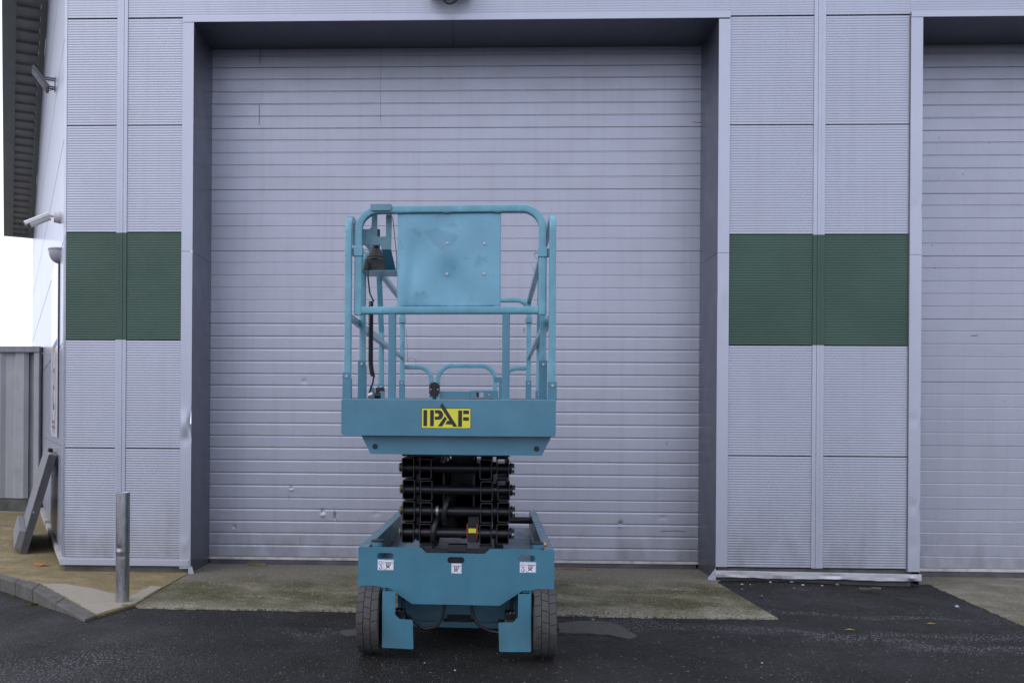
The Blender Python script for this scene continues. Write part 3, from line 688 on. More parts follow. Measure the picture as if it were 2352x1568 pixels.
# lamp over the lintel, mostly above the frame
wl = empty('lintel_floodlight', 'black cable loop hanging from a light above the big door lintel', 'floodlight', (-.13, FY, 4.86))
b = MB().box(-.17, .17, -.22, -.02, -.11, .12); b.build('lamp_housing', M['black'], wl, .01)
b = MB().sweep(fillet([(-.07, -.14, -.10), (-.072, -.14, -.18), (-.01, -.14, -.245), (.058, -.14, -.20), (.06, -.14, -.10)], [.05, .05, .045], 8), circ(.0085, 10), (0, 1, 0)); b.build('cable_loop', M['black'], wl)

# ================================================================ container
ct = empty('shipping_container', 'grey corrugated metal container beside the side wall with a rusty top rail', 'container', (-8.9, 11.75, 0))
ca = math.atan2(.0, 1)
prof = []; x = -3.0; 
while x < 3.02:
    for dx, dy in ((0, 0), (.11, 0), (.16, .035), (.27, .035)):
        if x + dx <= 3.02: prof.append((x + dx, dy))
    x += .32
b = MB(); v = [(a, c, z) for a, c in prof for z in (.19, 2.19)]
b.add(v, [(2 * i, 2 * i + 1, 2 * i + 3, 2 * i + 2) for i in range(len(prof) - 1)]); b.build('corrugated_wall', M['container'], ct)
b = MB().box(-3.05, 3.10, -.035, .08, 2.19, 2.27); b.build('top_rail', M['weath'], ct, .004)
b = MB().box(-3.05, 3.10, -.02, .06, .02, .17); b.build('bottom_rail', M['plinth'], ct, .004)
b = MB().box(3.02, 3.09, -.02, .06, .17, 2.19); b.build('corner_post', M['container'], ct, .004)
b = MB().box(-3.0, 3.0, .09, 2.3, .1, 2.2); b.build('body', M['container'], ct)
b = MB().box(-3.3, 3.2, -.06, -.04, -.0, .016); b.build('ground_strip', M['crumple'], ct)

# ================================================================ leaning slab
ls = empty('leaning_door_leaf', 'weathered grey insulated door leaf leaning against the side wall', 'door leaf', (0, 0, 0))
T0 = wp(.95, .02, .93); B0 = Vector((*ground_at(62, 1272, .012), .012)); along = WD
B0 = Vector((B0.x, B0.y, .015)); up = (T0 - B0); Lh = up.length; up.normalize(); thn = along.cross(up).normalized()
if thn.dot(WN) < 0: thn = -thn
ls.location = B0
def lp(s, n, h): return along * s + thn * n + up * h
def lbox(mb, s0, s1, n0, n1, h0, h1):
    v = [lp(s, n, h) for h in (h0, h1) for n in (n0, n1) for s in (s0, s1)]
    mb.add(v, [(0, 2, 3, 1), (4, 5, 7, 6), (0, 1, 5, 4), (2, 6, 7, 3), (0, 4, 6, 2), (1, 3, 7, 5)])
b = MB(); lbox(b, .02, 1.5, .0, .058, 0, Lh); b.build('leaf', M['weath'], ls, .004)
b = MB(); lbox(b, -.0, .018, .0, .060, 0, Lh)
for q in range(4): lbox(b, -.004, .0, .004 + q * .014, .011 + q * .014, .02, Lh - .02)
b.build('edge_profile', M['weath2'], ls)
b = MB(); lbox(b, -.006, .04, .0605, .068, 0, Lh); b.build('edge_strip', M['galv'], ls)
b = MB(); lbox(b, .02, 1.45, .0, .055, Lh + .001, Lh + .012); b.build('end_cap', M['newpath'], ls)
b = MB(); lbox(b, .45, .62, .02, .06, Lh + .012, Lh + .05); b.build('hinge_block', M['black'], ls, .004)
b = MB(); lbox(b, .05, 1.5, .060, .12, .02, .20); b.build('bottom_flange', M['weath'], ls, .004)
b = MB().tube(lp(-.001, .05, .40), lp(-.012, .05, .40), .008, 10); b.build('bolt', M['bolt'], ls)

# orange scrap by the wall
ol = MB(); rr = random.Random(3); pts = [(math.cos(a) * (.055 + rr.uniform(-.012, .01)), math.sin(a) * .035) for a in [i * math.pi / 6 for i in range(12)]]
ol.add([(x, y, .004 + .02 * abs(x) / .05 + rr.uniform(0, .006)) for x, y in pts] + [(0, 0, .012)], [(i, (i + 1) % 12, 12) for i in range(12)])
p = wp(.35, .16, .014); o = ol.build('dead_leaf', M['orange'], None, 0, (p.x, p.y, .016)); o.scale = (1.1, 1, 1)
s_ = o.modifiers.new('t', 'SOLIDIFY'); s_.thickness = .004
tag(o, 'bright orange leaf on the footpath at the foot of the side wall', 'leaf')
M['orange2'] = mat('orange_leaf', (.45, .16, .03), .7, 0, .2, 30); o.data.materials[0] = M['orange2']

# ================================================================ bollard
bo = empty('bollard', 'dented galvanised steel pipe bollard standing at the kerb corner', 'bollard', (-2.349, 5.945, .012))
b = MB(); seg = 40; rows = [0.0 + i * .012 for i in range(64)]; v = []
for z in rows:
    for i in range(seg):
        a = 2 * math.pi * i / seg; r = .0455
        c1 = math.exp(-((z - .375) / .016) ** 2) * math.exp(-((a - math.pi * 1.42) / .35) ** 2); c2 = math.exp(-((z - .355) / .02) ** 2) * math.exp(-((a - math.pi * 1.35) / .5) ** 2)
        r -= .006 * c1; r += .002 * c2 - .002 * math.exp(-((z - .33) / .01) ** 2)
        if z > .325: r += .0012
        v.append((r * math.cos(a), r * math.sin(a), z))
m_ = len(rows); b.add(v, [(j * seg + i, j * seg + (i + 1) % seg, (j + 1) * seg + (i + 1) % seg, (j + 1) * seg + i) for j in range(m_ - 1) for i in range(seg)], True)
b.build('post', M['galv'], bo)
zt = rows[-1]; b = MB(); v = [(r * math.cos(2 * math.pi * i / seg), r * math.sin(2 * math.pi * i / seg), z) for r, z in ((.0467, zt), (.0440, zt + .003), (.041, zt), (.041, zt - .12)) for i in range(seg)]
b.add(v, [(j * seg + i, j * seg + (i + 1) % seg, (j + 1) * seg + (i + 1) % seg, (j + 1) * seg + i) for j in range(3) for i in range(seg)], True); b.add([(.041 * math.cos(2 * math.pi * i / seg), .041 * math.sin(2 * math.pi * i / seg), zt - .1) for i in range(seg)], [tuple(range(seg))])
b.build('rim', M['galv'], bo)
b = MB(); v = []
for z in (.318, .326):
    for i in range(13):
        a = math.pi * (1.3 + .4 * i / 12); v.append((.0472 * math.cos(a), .0472 * math.sin(a), z))
b.add(v, [(i, i + 1, 14 + i, 13 + i) for i in range(12)]); b.build('weld_bead', M['rust'], bo)

# ================================================================ SCISSOR LIFT
LT = -.036; d = cam_R @ Vector(((1048 - PCX) / FOC, 0, -1)); LO = (d.x * 4.73, d.y * 4.73, 0)
lift = empty('scissor_lift', 'turquoise scissor lift with a yellow front sticker standing before the big door', 'scissor lift', LO, LT)
CXP = -.0235      # platform centre line
TS = rrect(.036, .038, .006)
# ---- chassis
outer = rpoly([(-.532, .583), (-.187, .583), (-.158, .556), (.158, .556), (.188, .583), (.534, .583), (.534, .362), (.368, .362), (.242, .277), (-.236, .277), (-.364, .362), (-.532, .362)],
              [.008, 0, 0, 0, 0, .008, .012, 0, 0, 0, 0, .008])
fp = plate('front_plate', outer, [stadium(-.429, -.337, .520, .552), stadium(-.044, .049, .502, .536), stadium(.338, .432, .520, .552)], 0, .008, M['teal'], lift)
def sticker(x0, x1, z0, z1, two, parent, y):
    s = MB().box(x0, x1, y - .0012, y - .0002, z0, z1).build('sticker', M['white'], parent)
    k = MB(); Y0, Y1 = y - .0019, y - .0013
    def seg(pts, w, closed=False):
        pp = pts + ([pts[0]] if closed else [])
        for a, c in zip(pp, pp[1:]):
            a = Vector(a); c = Vector(c); dd = (c - a)
            if dd.length < 1e-6: continue
            n_ = Vector((-dd.y, dd.x)).normalized() * w / 2; e = dd.normalized() * w * .3
            k.prism([tuple(q) for q in (a + n_ - e, c + n_ + e, c - n_ + e, a - n_ - e)], Y0, Y1)
    h = z1 - z0
    bx1 = x1 - .0025; bw = h * .92; bx0 = bx1 - bw; X = lambda t: bx0 + t * bw; Z = lambda t: z1 - (.05 + t * .9) * h
    seg([(X(0), Z(0)), (X(1), Z(0)), (X(1), Z(1)), (X(0), Z(1))], .0008, True); seg([(X(0), Z(.985)), (X(.28), Z(.985))], .0016)
    seg([(X(.07), Z(.26)), (X(.93), Z(.26))], .002)
    for q in range(5): seg([(X(.18 + q * .155), Z(.26)), (X(.25 + q * .155), Z(.17))], .002)
    seg([(X(.29), Z(.26)), (X(.29), Z(.5)), (X(.37), Z(.6)), (X(.55), Z(.66))], .0028); seg([(X(.72), Z(.26)), (X(.72), Z(.46)), (X(.68), Z(.56)), (X(.57), Z(.64))], .0028)
    seg([(X(.27), Z(.5)), (X(.27), Z(.62)), (X(.36), Z(.7)), (X(.48), Z(.74)), (X(.62), Z(.82))], .0034); seg([(X(.22), Z(.83)), (X(.48), Z(.74)), (X(.57), Z(.62)), (X(.56), Z(.48))], .0034)
    seg([(X(.5) + .09 * bw * math.cos(a), Z(.42) + .09 * bw * math.sin(a)) for a in [i * math.pi / 5 for i in range(10)]], .0026, True)
    if two:
        cx = x0 + .18 * (x1 - x0); cz = z1 - .32 * h
        seg([(cx + .205 * h * math.cos(a), cz + .205 * h * math.sin(a)) for a in [i * math.pi / 9 for i in range(18)]], .0014, True)
        A = lambda a, c_: (cx + a * h, cz + c_ * h)
        seg([A(0, .12), A(.12, -.02), A(.06, -.02), A(.06, -.14), A(-.06, -.14), A(-.06, -.02), A(-.12, -.02)], .0011, True)
        seg([A(-.02, -.21), A(.03, -.27)] + [(cx + .0 * h + .135 * h * math.cos(a), cz - .45 * h + .15 * h * math.sin(a)) for a in [R(t) for t in (50, 20, -10, -45, -80, -120, -150, 170, 155)]], .0034)
    k.build('pictogram', M['ink'], s)
sticker(-.424, -.337, .459, .515, True, fp, 0.); sticker(-.022, .034, .447, .502, False, fp, 0.); sticker(.349, .436, .459, .515, True, fp, 0.)
MB().box(-.509, -.345, .01, .07, .347, .3615).build('flange', M['teal'], lift, .002); MB().box(.362, .522, .01, .07, .345, .3615).build('flange', M['teal'], lift, .002)
for s in (-1, 1):
    x0, x1 = (-.531, -.478) if s < 0 else (.480, .533)
    b = MB().box(x0, x1, .009, 2.13, .576, .582)
    xa = -.531 if s < 0 else .527; b.box(xa, xa + .006, .009, 2.13, .30, .5755); xb = -.484 if s < 0 else .480; b.box(xb, xb + .005, .009, 2.13, .45, .5755)
    b.build('chassis_side_rail', M['teal'], lift, .0015)
MB().box(-.477, .479, .06, 2.13, .435, .445).build('chassis_deck', M['teal'], lift)
MB().box(-.35, .35, .46, 2.0, .12, .28).build('chassis_belly', M['teal'], lift, .004)
b = MB().box(-.36, .36, .40, .458, .11, .43).box(-.28, .27, .37, .399, .065, .100)
b.box(-.30, -.085, .375, .399, .101, .43); b.box(.10, .30, .375, .399, .101, .43); b.box(-.084, .099, .382, .399, .140, .43)
b.build('belly_plate', M['teal'], lift, .003)
MB().box(-.062, .076, .3785, .3815, .102, .137).build('belly_pocket', M['gap'], lift)
# drum like side lobes of the belly
for x in (-.2, .2):
    MB().tube((x, .33, .34), (x, .369, .34), .16, 40).build('steering_guard', M['teal'], lift, .003)
for s in (-1, 1):
    cx = -.4385 if s < 0 else .4455
    b = MB().tube((cx, .10, .44), (cx, .10, .600), .034, 24); o = b.build('rail_post', M['teal'], lift); MB().tube((cx, .10, .6005), (cx, .10, .609), .0365, 24).build('post_cap', M['black'], o, .002)
    bx = cx - .03 if s < 0 else cx + .040
    o = MB().tube((bx, .17, .5825), (bx, .17, .601), .017, 16, .014).build('amber_beacon', M['amber'], lift, .002)
    MB().tube((bx, .17, .5822), (bx, .17, .5855), .020, 16).build('beacon_base', M['black'], o)
# knuckle plates, motors, hoses
kl = rpoly([(-.386, .36), (-.315, .36), (-.317, .238), (-.292, .213), (-.222, .211), (-.217, .055), (-.386, .060)], [0, 0, .004, .004, .012, .008, .004])
kr = rpoly([(.338, .36), (.404, .36), (.408, .056), (.240, .052), (.235, .206), (.313, .21), (.338, .236)], [0, 0, .004, .008, .008, .004, .004])
for pl, s in ((kl, -1), (kr, 1)):
    k_ = plate('steering_knuckle', pl, [], -.095, -.086, M['teal'], lift)
    xa = -.386 if s < 0 else .402; MB().box(xa, xa + .006, -.0855, .09, .058, .359).build('knuckle_web', M['teal'], k_)
    mx_ = -.31 if s < 0 else .30
    m1 = MB().tube((mx_ - .03, .1, .175), (mx_ + .03, .1, .175), .042, 24); m1.box(mx_ - .028, mx_ + .026, .06, .14, .18, .226); m1.box(mx_ + (.031 if s < 0 else -.065), mx_ + (.065 if s < 0 else -.031), .06, .13, .13, .175)
    o = m1.build('drive_motor', M['black'], lift, .002)
    for (a, z) in ((-.02, .229), (.0, .229), (.024, .18), (.02, .137)): MB().tube((mx_ + a * -s, .055, z), (mx_ + a * -s, .049, z), .0035, 8).build('bolt', M['bolt'], o)
b = MB().sweep(fillet([(-.067, .13, .32), (-.067, .13, .22), (-.10, .12, .13), (-.18, .12, .11), (-.25, .12, .17), (-.28, .1, .20)], [.1, .05, .05, .05], 8), circ(.009, 10), (0, 1, 0)); b.build('hose', M['black'], lift)
b = MB().sweep(fillet([(.083, .13, .32), (.087, .13, .22), (.12, .12, .14), (.19, .12, .11), (.27, .1, .105)], [.1, .08, .05], 8), circ(.009, 10), (0, 1, 0)); b.build('hose', M['black'], lift)
for x in (-.29, .315): MB().sweep(fillet([(x, .1, .215), (x - .01, .1, .26), (x + .01, .12, .33)], .03), circ(.008, 8), (0, 1, 0)).build('hose', M['black'], lift)
# wheels
def wheel(x0, x1, y, steer, r=.19):
    cx = (x0 + x1) / 2; w = x1 - x0; e = bpy.data.objects.new('wheel', None); scene.collection.objects.link(e); e.parent = lift; e.location = (cx, y, r); e.rotation_euler = (0, 0, steer)
    b = MB(); seg = 64; prof = [(-w / 2 + .004, .12), (-w / 2, r - .03), (-w / 2 + .006, r - .008), (-w / 2 + .012, r - .006), (w / 2 - .012, r - .006), (w / 2 - .006, r - .008), (w / 2, r - .03), (w / 2 - .004, .12)]
    v = [(px_, pr_ * math.cos(2 * math.pi * i / seg), pr_ * math.sin(2 * math.pi * i / seg)) for i in range(seg) for px_, pr_ in prof]; m_ = len(prof)
    b.add(v, [(i * m_ + j, ((i + 1) % seg) * m_ + j, ((i + 1) % seg) * m_ + j + 1, i * m_ + j + 1) for i in range(seg) for j in range(m_ - 1)], True)
    ty = b.build('tyre', M['tyrebase'], e)
    b = MB(); ncol = 3; cw = (w - .006) / ncol; N = 20
    for c in range(ncol):
        for q in range(N):
            a0 = 2 * math.pi * (q + c * .37) / N + .013; a1 = 2 * math.pi * (q + 1 + c * .37) / N - .013; xa = -w / 2 + .003 + c * cw + .0013; xb = xa + cw - .0026
            v = []
            for k_ in range(5):
                t = k_ / 4; sk = .035 * math.sin(t * 3.14)
                for (X, rr_) in ((xa, r - .0075), (xa + .001, r - (.0035 if c == 0 else .001)), (xb - .001, r - (.0035 if c == 2 else .001)), (xb, r - .0075)):
                    a = a0 + (a1 - a0) * t + (.05 if c == 1 else -.05) * (X - xa) / cw; v.append((X, rr_ * math.cos(a), rr_ * math.sin(a)))
            fs = [(4 * i + j, 4 * i + j + 1, 4 * i + j + 5, 4 * i + j + 4) for i in range(4) for j in range(3)] + [(0, 1, 2, 3), (19, 18, 17, 16)]
            b.add(v, fs)
    b.build('tread', M['tyre'], ty, .0012)
    b = MB().tube((-w / 2 + .003, 0, 0), (w / 2 - .003, 0, 0), .118, 32); b.build('rim', M['black'], e, .003)
    return e
wheel(-.527, -.405, .045, R(.6)); wheel(.420, .545, .045, R(-.6)); wheel(-.52, -.41, 1.75, 0); wheel(.42, .53, 1.75, 0)

# ---- scissor stack
XA = [(-.299, -.230), (-.202, -.134), (.130, .198), (.224, .292)]; ZR = [1.015, .895, .776, .657]
for r_, zc in enumerate(ZR):
    for i, (x0, x1) in enumerate(XA):
        xo = (-.003, .002, .002, -.002)[r_]; zo = 0 if i in (0, 3) else -.006
        b = MB(); t = .005; h = .056; y0, y1 = .05 + (.01 if i in (1, 2) else 0), 2.02; cx = (x0 + x1) / 2 + xo; hw = (x1 - x0) / 2; z = zc + zo
        o_ = rrect(2 * hw, 2 * h, .010); i_ = rrect(2 * hw - 2 * t, 2 * h - 2 * t, .006); m_ = len(o_)
        v = [(cx + a, y, z + c_) for y in (y0, y1) for a, c_ in o_] + [(cx + a, y, z + c_) for y in (y0, y1) for a, c_ in i_]
        f = [(q, (q + 1) % m_, m_ + (q + 1) % m_, m_ + q) for q in range(m_)] + [(2 * m_ + q, 2 * m_ + (q + 1) % m_, 3 * m_ + (q + 1) % m_, 3 * m_ + q) for q in range(m_)] + \
            [(q, (q + 1) % m_, 2 * m_ + (q + 1) % m_, 2 * m_ + q) for q in range(m_)] + [(m_ + q, m_ + (q + 1) % m_, 3 * m_ + (q + 1) % m_, 3 * m_ + q) for q in range(m_)]
        b.add(v, f)
        if not (r_ < 2 and i == 3): b.box(cx - hw + t, cx + hw - t, y1 - .3, y1 - .29, z - h + t, z + h - t)
        b.build('scissor_arm', M['arm'], lift)
    xo = (-.003, .002, .002, -.002)[r_]
    b = MB().tube((-.300 + xo, .098, zc - .002), (.296 + xo, .098, zc - .002), .0275, 28); ct_ = b.build('cross_tube', M['arm'], lift)
    for (xa, xb) in ((-.228, -.206), (.201, .221)): MB().tube((xa + xo, .098, zc), (xb + xo, .098, zc), .034, 24).build('spacer', M['arm'], ct_, .002)
    b = MB().tube((-.318 + xo, .098, zc), (-.3005 + xo, .098, zc), .020, 20, .028); b.build('pin_cap', M['arm'], ct_); MB().tube((-.3135 + xo, .098, zc), (-.312 + xo, .098, zc), .0262, 20).build('pin_ring', M['yellow'], ct_)
    b = MB().tube((.2965 + xo, .098, zc), (.303 + xo, .098, zc), .033, 20); b.box(.303 + xo, .321 + xo, .070, .13, zc - .026, zc + .026); b.build('pin_block', M['arm'], ct_, .002)
    MB().tube((.3135 + xo, .0699, zc - .002), (.3135 + xo, .064, zc - .002), .0075, 6).build('bolt', M['bolt'], ct_)
# arms' feet and top links
b = MB().box(-.198, -.13, .03, .3, .45, .592).box(.13, .196, .03, .3, .45, .592).box(-.129, .129, .03, .05, .45, .575); b.build('base_bracket', M['arm'], lift)
MB().box(-.042, .062, .02, .10, .56, .598).build('junction_box', M['arm'], lift, .003)
MB().box(-.298, .290, .03, 1.98, 1.080, 1.094).build('top_link', M['arm'], lift)
# lift cylinder and clutter between the inner arms
MB().box(-.229, -.203, .16, 1.9, .60, 1.07).build('hose_tray', M['arm'], lift); MB().box(.199, .223, .5, 1.9, .60, .90).build('hose_tray', M['arm'], lift)
MB().box(-.130, .128, 1.25, 1.35, .60, .93).build('cylinder_mount', M['arm'], lift, .01); MB().box(-.130, .055, 1.1, 1.2, .94, 1.0).build('cylinder_mount', M['arm'], lift, .01)
MB().box(-.128, .127, .55, .60, .58, .70).build('cross_plate', M['arm'], lift, .004)
b = MB().tube((.02, .45, .70), (.0, 1.7, 1.03), .05, 24); cyl = b.build('lift_cylinder', M['arm'], lift)
MB().tube((.035, .30, .62), (.02, .45, .70), .03, 16).build('cylinder_eye', M['arm'], cyl)
b = MB().box(-.09, -.078, .3, 1.8, .60, 1.02); b.box(.085, .097, .3, 1.8, .64, 1.0); b.box(-.07, .075, .9, 1.0, .60, 1.06); b.box(-.12, .12, 1.5, 1.56, .60, .86); b.build('cylinder_bracket', M['arm'], lift)
for (zc, xx, y_, rr_) in ((.78, -.055, .11, .07), (.665, -.115, .09, .07)):
    pts = [(xx + .012 * math.sin(i * .33), y_ + .055 * math.cos(i * math.pi / 12), zc + rr_ * math.sin(i * math.pi / 12)) for i in range(24)]
    hz = MB().sweep(pts, circ(.0135, 10), (1, 0, 0), closed=True)
    for i in range(0, 24, 2):
        a = Vector(pts[i]); c_ = Vector(pts[(i + 1) % 24]); hz.tube(a, a + (c_ - a) * .5, .0155, 10)
    hz.build('cable_chain', M['black'], lift)
MB().tube((-.113, .098, .776), (-.100, .098, .776), .0295, 24).build('clamp_ring', M['bolt'], lift)
ob = MB()
for x in (.061, .115):
    pts = [(x, .098 - .040 * math.cos(a), .665 + .05 * math.sin(a)) for a in [R(t) for t in range(-60, 61, 15)]]; ob.sweep(pts, circ(.0021, 8), (1, 0, 0))
o = ob.build('hose_guard', M['orange'], lift)
b = MB().box(.064, .112, .056, .062, .612, .690); g_ = b.build('valve_block', M['black'], lift); MB().box(.068, .110, .0545, .0555, .661, .686).build('warning_label', M['yellow'], g_)
MB().box(.065, .125, .12, .35, .60, .76).build('valve_body', M['arm'], lift)
for i in range(14):
    x = random.uniform(-.12, .12); z = random.uniform(1.0, 1.075); MB().sweep(fillet([(x, .9, 1.07), (x + random.uniform(-.03, .03), 1.0, 1.03), (x + random.uniform(-.05, .05), 1.1, 1.0 - random.uniform(0, .1))], .02, 4), circ(random.choice((.003, .005)), 6), (1, 0, 0)).build('hose', M['black'], lift)
MB().tube((.29, 1.85, .535), (.479, 1.85, .535), .026, 20).build('rear_axle_tube', M['arm'], lift)
for s_x in (-.24, .24): MB().box(s_x - .03, s_x + .03, 1.0, 1.9, .446, .59).build('slide_channel', M['arm'], lift)

# ---- platform
PY = -.35
fb = plate('front_toe_board', rpoly([(-.5665, 1.379), (.512, 1.379), (.512, 1.198), (-.5665, 1.198)], [.004, .004, .016, .016]), [], PY - .012, PY - .004, M['teal'], lift, .002)
b = MB().box(-.5645, .510, PY - .0035, PY + .02, 1.3765, 1.381); b.build('toe_board_lip', M['tealtop'], lift, .002)
for x in (-.562, .506): MB().box(x, x + .003, PY - .003, 2.03, 1.20, 1.3755).build('side_toe_board', M['teal'], lift)
MB().box(-.53, -.30, 2.0, 2.008, 1.20, 1.3755).build('rear_toe_board', M['teal'], lift); MB().box(.255, .48, 2.0, 2.008, 1.20, 1.3755).build('rear_toe_board', M['teal'], lift)
MB().box(-.5585, .5055, PY, 2.03, 1.2005, 1.215).build('platform_floor', M['bolt'], lift)
ff = plate('platform_underframe', [(-.474, 1.201), (-.423, 1.103), (.446, 1.101), (.495, 1.199)], [], -.31, -.302, M['teal'], lift, .001)
b = MB().box(-.42, -.39, -.30, 2.0, 1.104, 1.1995).box(.41, .44, -.30, 2.0, 1.104, 1.1995).box(-.40, .42, -.2, 2.0, 1.16, 1.19); b.build('underframe_beams', M['teal'], lift)
for x, z in ((-.400, 1.141), (.420, 1.136)):
    o = MB().tube((x, -.3102, z), (x, -.3125, z), .0135, 20).build('bolt_recess', M['gap'], ff); MB().tube((x + .003, -.3126, z - .001), (x + .003, -.316, z - .001), .0075, 6).build('bolt', M['arm'], ff)
# IPAF sticker
def lx(X): return -.158 + (X - 335) / 1700 * .2465
def lz(Z): return 1.337 - (Z - 290) / 690 * .0995
def logo(poly, m, name, parent, y0, y1): return MB().prism([(lx(a), lz(c)) for a, c in poly], y0, y1).build(name, m, parent)
FYT = PY - .012
bk = logo([(333, 280), (2038, 280), (2038, 988), (333, 988)], M['ink'], 'sticker', fb, FYT - .0008, FYT - .0002)
logo([(346, 302), (2024, 302), (2024, 975), (346, 975)], M['yellow'], 'sticker_face', bk, FYT - .0014, FYT - .0009)
LY = (FYT - .0021, FYT - .0015)
L_ = MB()
def lp_(poly): L_.prism([(lx(a), lz(c)) for a, c in poly], *LY)
lp_([(395, 352), (526, 352), (526, 916), (395, 916)]); lp_([(627, 352), (758, 352), (758, 918), (627, 918)]); lp_([(1603, 362), (1735, 362), (1735, 930), (1598, 930)])
lp_([(1775, 362), (1975, 362), (1975, 488), (1775, 488)]); lp_([(1772, 594), (1972, 594), (1972, 717), (1772, 717)])
arc = lambda cx, cy, rx, ry, a0, a1, n=10: [(cx + rx * math.cos(R(a0 + (a1 - a0) * i / n)), cy + ry * math.sin(R(a0 + (a1 - a0) * i / n))) for i in range(n + 1)]
og = arc(925, 522, 158, 168, -90, 90); ig = arc(880, 525, 55, 56, 90, -90)
for i in range(10): lp_([og[i], og[i + 1], ig[9 - i], ig[10 - i]])
lp_([(797, 354), (925, 354), (880, 469), (797, 469)]); lp_([(791, 690), (925, 690), (880, 581), (791, 581)])
lp_([(1138, 568), (1212, 663), (1048, 920), (898, 922)])
lp_([(1045, 100), (1578, 928), (1430, 928), (968, 212)]); lp_([(1228, 720), (1300, 720), (1385, 850), (1155, 845)])
L_.build('lettering', M['ink'], bk)

# front hoop with sheet panel
YH = -.31; fr = bpy.data.objects.new('front_guardrail', None); scene.collection.objects.link(fr); fr.parent = lift
xl, xr, zt_ = -.492, .443, 2.346
b = MB().sweep(fillet([(xl, YH, 1.812), (xl, YH, zt_), (xr, YH, zt_), (xr, YH, 1.812)], .105, 14), TS, (0, 1, 0)); b.build('hoop_tube', M['tealtop'], fr)
b = MB().sweep([(xl + .0185, YH, 1.834), (xr - .0185, YH, 1.834)], TS, (0, 1, 0)); b.build('cross_rail', M['tealtop'], fr)
for x in (-.3155, .2625):
    MB().sweep([(x, YH - .002, 1.3815), (x, YH - .002, 1.8145)], TS, (0, 1, 0)).build('upright', M['teal'], fr)
    MB().box(x - .026, x + .026, YH - .024, YH + .02, 1.381, 1.3835).build('weld_foot', M['teal'], fr, .001)
# dented sheet
b = MB(); nxp, nzp = 60, 54; x0, x1, z0, z1 = -.291, .234, 1.8535, 2.328; v = []
def dent(x, z):
    s = (x - x0) / (x1 - x0); t = (z - z0) / (z1 - z0); e = math.sin(math.pi * s) * math.sin(math.pi * t)
    return e ** .5 * (.007 * math.sin(2.6 * s * 3.1 + 1.2 * t) * math.cos(2.2 * t * 3.1 - .6) + .004 * math.sin(7 * s + 5 * t) + .002 * math.sin(13 * s - 9 * t + 1)) + .010 * math.exp(-((s - .07) / .05) ** 2 - ((t - .35) / .3) ** 2) * (s > 0) - .006 * math.exp(-((s - .14) / .05) ** 2 - ((t - .4) / .3) ** 2) * min(1, s * 20)
for j in range(nzp + 1):
    for i in range(nxp + 1):
        x = x0 + (x1 - x0) * i / nxp; z = z0 + (z1 - z0) * j / nzp; v.append((x, YH - .004 - dent(x, z), z))
b.add(v, [(j * (nxp + 1) + i, j * (nxp + 1) + i + 1, (j + 1) * (nxp + 1) + i + 1, (j + 1) * (nxp + 1) + i) for j in range(nzp) for i in range(nxp)], True)
sp = b.build('sheet_panel', M['panel'], fr); s_ = sp.modifiers.new('t', 'SOLIDIFY'); s_.thickness = .003; s_.offset = 0
for x, z in ((-.038, 2.171), (.150, 2.171), (-.038, 2.018), (.149, 2.017)):
    y = YH - .004 - dent(x, z); MB().tube((x, y - .0015, z), (x, y - .004, z), .0068, 16).tube((x, y - .004, z), (x, y - .009, z), .0042, 6).build('bolt', M['bolt'], sp)
for x, z in ((-.285, 2.329), (-.04, 2.328), (.218, 2.328), (-.28, 1.854), (-.02, 1.854), (.215, 1.854)):
    MB().tube((x - .016, YH - .012, z), (x + .016, YH - .012, z), .0042, 8).build('weld_bead', M['tealtop'], sp)
# rail cap bracket
cp = plate('rail_cap', rpoly([(-.428, 2.371), (-.323, 2.371), (-.323, 2.338), (-.428, 2.338)], [0, 0, .010, .010]), [], YH - .029, YH - .024, M['bracket'], fr); MB().box(-.428, -.323, YH - .0235, YH + .03, 2.3675, 2.371).build('cap_top', M['tealtop'], cp)

